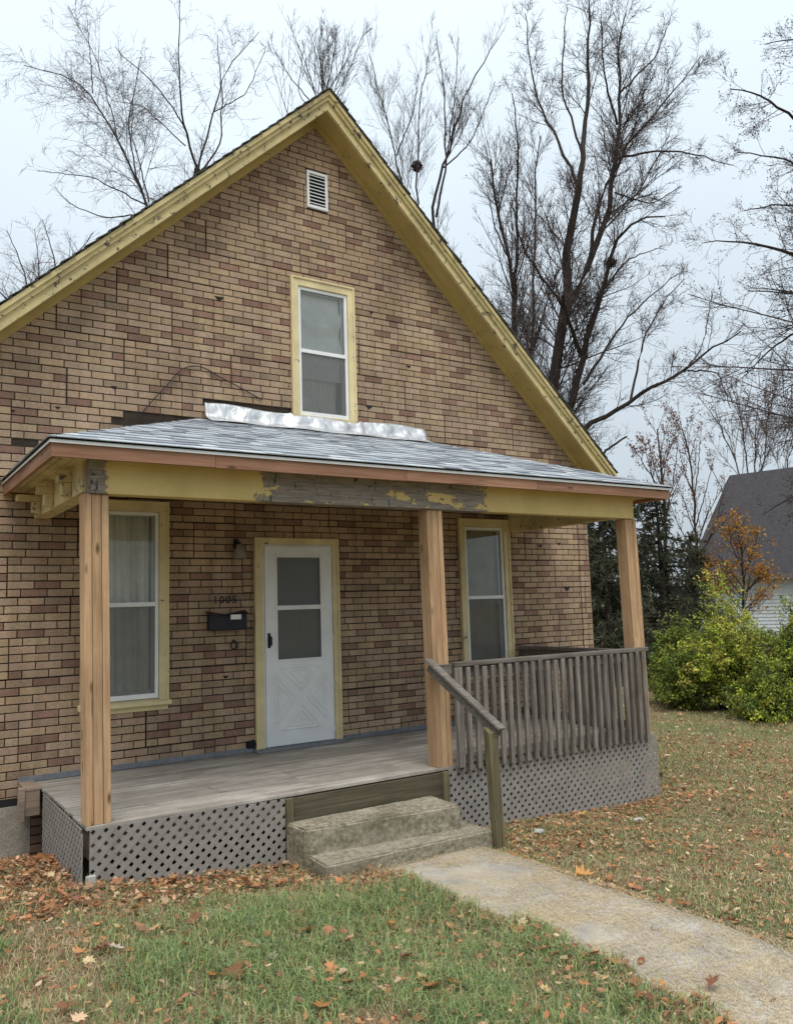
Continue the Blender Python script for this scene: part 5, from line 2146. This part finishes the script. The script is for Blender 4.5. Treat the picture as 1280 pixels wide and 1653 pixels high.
S1 = blades(330000, (-2.6, 1.75), (-6.3, -1.8), 101, (.035, .12), (.0035, .0068), lambda x, y: greenness(x, y) * (.25 + .75 * smooth(.35, .65, fbm(x, y, 4.5, 91))) * .75, cg, 1.3)
S2 = blades(170000, (-2.6, 1.75), (-6.3, -1.2), 102, (.02, .085), (.0028, .0052), lambda x, y: (.28 + .2 * (1 - greenness(x, y))) * (1 - .75 * (x < 1.6) * smooth(-2.9, -2.4, y)), cs, 1.9)
S3 = blades(230000, (2.35, 9.0), (-6.5, 1.5), 103, (.02, .055), (.004, .008), lambda x, y: .12 + .75 * greenness(x, y), cg, 1.1)
S4 = blades(420000, (2.35, 9.0), (-6.5, 1.5), 104, (.015, .05), (.0035, .007), lambda x, y: .38 * (1 - .5 * greenness(x, y)), cs, 1.7)
S5 = blades(260000, (5.2, 17.0), (-5, 9), 105, (.03, .06), (.007, .013), lambda x, y: .20 + .2 * greenness(x, y), lambda x, y, n, rg: np.where((rg.uniform(size=n) < .45)[:, None], cg(x, y, n, rg), cs(x, y, n, rg)), 1.5)
add_stuff('lawn_grass', [S1, S3], MAT['grassmat'], 'patchy green grass growing on the lawn', 'grass')
add_stuff('dry_grass', [S2, S4, S5], MAT['grassmat'], 'dry straw-coloured grass lying on the lawn', 'grass')

# straw clippings lying flat on the walkway
rg = np.random.default_rng(71)
n = 45000
x = rg.uniform(WX0 - .05, WX1 + .05, n)
y = rg.uniform(-7.0, -2.5, n)
k = rg.uniform(size=n) < smooth(.46, .68, fbm(x, y, 1.6, 80) + .25 * np.exp(-((x - WX0) / .15) ** 2) + .25 * np.exp(-((x - WX1) / .12) ** 2))
x, y = x[k], y[k]
n = len(x)
z = gz(np.full(n, 2.0), y) + .030 + rg.uniform(0, .004, n)
az = rg.uniform(0, np.pi, n)
l = rg.uniform(.008, .028, n)
d2 = np.stack([np.cos(az), np.sin(az)], 1)
s2 = np.stack([-np.sin(az), np.cos(az)], 1)
V = np.zeros((n, 4, 3))
w_ = .0009
for q_, (a_, b_) in enumerate(((-1, -1), (1, -1), (1, 1), (-1, 1))):
    V[:, q_, :2] = np.stack([x, y], 1) + d2 * (a_ * l / 2)[:, None] + s2 * (b_ * w_)
    V[:, q_, 2] = z + a_ * .002
o = obj('straw_clippings', mesh_np('straw_clippings', V.reshape(-1, 3), np.arange(n * 4).reshape(-1, 4), mat=MAT['grassmat'],
                                    tone=np.repeat(palette(n, STRAWS[:3], rg, .25), 4, axis=0)))
tag(o, 'scattered dry straw clippings on the concrete walkway', 'straw', None, 'stuff')

# fallen leaves
LEAF2D = np.array([(0, 0), (.10, .10), (.34, .12), (.22, .26), (.44, .46), (.20, .50), (.24, .74), (.06, .70), (0, 1.0),
                   (-.06, .70), (-.24, .74), (-.20, .50), (-.44, .46), (-.22, .26), (-.34, .12), (-.10, .10)])
OVAL2D = np.array([(0, 0), (.14, .12), (.24, .34), (.26, .56), (.16, .82), (0, 1.0), (-.16, .82), (-.26, .56), (-.24, .34), (-.14, .12)])
BROWN = [(.42, .215, .105), (.32, .155, .085), (.50, .31, .17), (.22, .115, .07), (.36, .165, .08), (.55, .40, .25), (.45, .20, .09)]


def leaves_mesh(x, y, z, size, rg, shape, curl=.5, tilt=.5):
    n = len(x)
    m = len(shape)
    sh = shape - np.array([0, .5])
    az = rg.uniform(0, 2 * np.pi, n)
    c_, s_ = np.cos(az), np.sin(az)
    lx = sh[None, :, 0] * size[:, None] * rg.uniform(.75, 1.1, (n, 1))
    ly = sh[None, :, 1] * size[:, None]
    r2 = (lx ** 2 + ly ** 2) / size[:, None] ** 2
    cu_ = rg.uniform(-.2, 1.0, (n, 1)) * curl
    cf = rg.uniform(-.3, 1.0, (n, 1)) * curl
    lz = size[:, None] * (cu_ * r2 * 1.2 + cf * np.abs(lx) / size[:, None] * .9 + rg.normal(0, .03, (n, m)))
    tx, ty = rg.normal(0, tilt, (n, 1)) * .5, rg.normal(0, tilt, (n, 1)) * .5
    lz = lz + lx * tx + ly * ty
    lz -= lz.min(1, keepdims=True)
    V = np.zeros((n, m + 1, 3))
    V[:, :m, 0] = x[:, None] + lx * c_[:, None] - ly * s_[:, None]
    V[:, :m, 1] = y[:, None] + lx * s_[:, None] + ly * c_[:, None]
    V[:, :m, 2] = z[:, None] + lz
    V[:, m, 0], V[:, m, 1] = x, y
    V[:, m, 2] = z + lz.mean(1) * .35
    b_ = np.arange(n)[:, None] * (m + 1)
    T = np.concatenate([b_ + np.array([m, i, (i + 1) % m]) for i in range(m)])
    return V.reshape(-1, 3), T


def scatter(n, xr, yr, seed, dens, size, lift=.012):
    rg = np.random.default_rng(seed)
    x, y = rg.uniform(*xr, n), rg.uniform(*yr, n)
    k = free(x, y) & (rg.uniform(size=n) < dens(x, y))
    x, y = x[k], y[k]
    z = gz(x, y) + rg.uniform(.002, lift, len(x))
    k = in_view(x, y, z)
    x, y, z = x[k], y[k], z[k]
    return x, y, z, rg.uniform(*size, len(x)), rg


VS, TS, CS = [], [], []
off = 0
for (n, xr, yr, seed, size, lift, shape) in ((30000, (-2.6, 1.7), (-6.2, -.3), 201, (.018, .05), .055, OVAL2D), (4200, (-2.6, 1.7), (-6.2, -.3), 202, (.04, .09), .055, LEAF2D),
                                              (60000, (2.3, 9), (-6.2, 2), 203, (.018, .05), .025, OVAL2D), (3600, (2.3, 9), (-6.2, 2), 204, (.045, .085), .02, LEAF2D),
                                              (20000, (5.2, 16), (-4, 8), 205, (.04, .08), .04, OVAL2D)):
    x, y, z, sz, rg = scatter(n, xr, yr, seed, litter_density, size, lift)
    V, T = leaves_mesh(x, y, z, sz, rg, shape)
    VS.append(V)
    TS.append(T + off)
    off += len(V)
    CS.append(np.repeat(palette(len(x), BROWN, rg, .3), len(shape) + 1, axis=0))
o = obj('leaf_litter', mesh_np('leaf_litter', np.concatenate(VS), tris=np.concatenate(TS), mat=MAT['leafmat'], tone=np.concatenate(CS)))
tag(o, 'brown and rust fallen leaves drifted over the lawn and along the porch skirt', 'leaves', None, 'stuff')

# larger single leaves, where the photograph shows them
BIGL = [(-.50, .18, 0), ]


def gpix(px, py):
    z = -.1
    for _ in range(6):
        d = FW + RT * (px - 640) / FPX - UP * (py - 826.5) / FPX
        t = (z - CAM[2]) / d[2]
        p = CAM + t * d
        z = float(gz(p[0], p[1]))
    return p


BL = [(75, 1395, .20, 0), (90, 1415, .13, 1), (30, 1440, .12, 1), (250, 1440, .13, 0), (280, 1432, .12, 0), (500, 1513, .14, 0), (625, 1506, .10, 2), (945, 1423, .15, 2),
      (1052, 1368, .11, 0), (940, 1322, .13, 2), (380, 1590, .12, 1), (160, 1545, .12, 1), (265, 1570, .08, 3), (190, 1546, .10, 3), (345, 1590, .10, 0), (480, 1490, .11, 1),
      (730, 1600, .11, 0), (860, 1545, .12, 1), (560, 1600, .09, 0), (60, 1600, .10, 1), (700, 1610, .14, 0), (1185, 1500, .10, 1), (1100, 1470, .10, 0), (1150, 1605, .08, 1),
      (310, 1500, .10, 1), (440, 1560, .09, 3), (220, 1480, .10, 0), (110, 1640, .12, 1), (520, 1640, .12, 0), (650, 1560, .09, 1)]
BC = [(.40, .17, .06), (.24, .11, .06), (.55, .30, .10), (.55, .47, .34)]
for k, (px, py, s_, c_) in enumerate(BL):
    p = gpix(px, py)
    rg = np.random.default_rng(300 + k)
    V, T = leaves_mesh(np.zeros(1), np.zeros(1), np.zeros(1), np.array([s_]), rg, LEAF2D, .75, .35)
    col = np.repeat(palette(1, [BC[c_]], rg, .12), len(V), axis=0)
    o = obj('fallen_leaf', mesh_np('fallen_leaf', V, tris=T, mat=MAT['leafmat'], tone=col), None, (p[0], p[1], float(gz(p[0], p[1])) + .035))
    cname = ('rust-brown', 'dark brown', 'bright orange', 'pale straw-coloured')[c_]
    place = 'in the leaf drift at the porch end' if px < 130 and py < 1460 else 'beside the walkway' if px > 680 and px < 960 and py > 1540 else \
        'on the brown lawn beyond the walkway' if px > 900 else 'along the front lattice skirt' if py < 1450 else 'on the green front lawn'
    tag(o, 'large curled %s leaf lying %s' % (cname, place), 'leaf', 'large dry leaves on the lawn')
for (px, py, s_, lab) in ((1035, 1558, .085, 'reddish-brown leaf lying alone on the concrete walkway'), (1247, 1622, .05, 'small rust leaf at the near end of the concrete walkway')):
    p = gpix(px, py)
    rg = np.random.default_rng(px)
    V, T = leaves_mesh(np.zeros(1), np.zeros(1), np.zeros(1), np.array([s_]), rg, OVAL2D, .5, .2)
    o = obj('fallen_leaf', mesh_np('fallen_leaf', V, tris=T, mat=MAT['leafmat'], tone=np.tile((.24, .09, .05), (len(V), 1))), None, (p[0], p[1], float(gz(2.0, p[1])) + .026))
    tag(o, lab, 'leaf')


def stone(px, py, r, mat, label, lift=0.0):
    p = gpix(px, py)
    bm = bmesh.new()
    bmesh.ops.create_icosphere(bm, subdivisions=2, radius=r)
    rr = random.Random(px)
    for v_ in bm.verts:
        v_.co = Vector((v_.co.x * 1.25, v_.co.y * .9, v_.co.z * .55)) * rr.uniform(.85, 1.12)
    me = bpy.data.meshes.new('stone')
    bm.to_mesh(me)
    bm.free()
    me.materials.append(mat)
    o = obj('stone', me, None, (p[0], p[1], float(gz(p[0], p[1])) + r * .3 + lift))
    tag(o, label, 'stone')


stone(1060, 1506, .030, MAT['stone'], 'grey pebble lying on the walkway near its grassy edge', .018)
stone(870, 1346, .045, MAT['ash'], 'pale stone among the leaves by the handrail post')
stone(1030, 1327, .045, MAT['ash'], 'pale stone in the lawn off the end of the long lattice skirt')
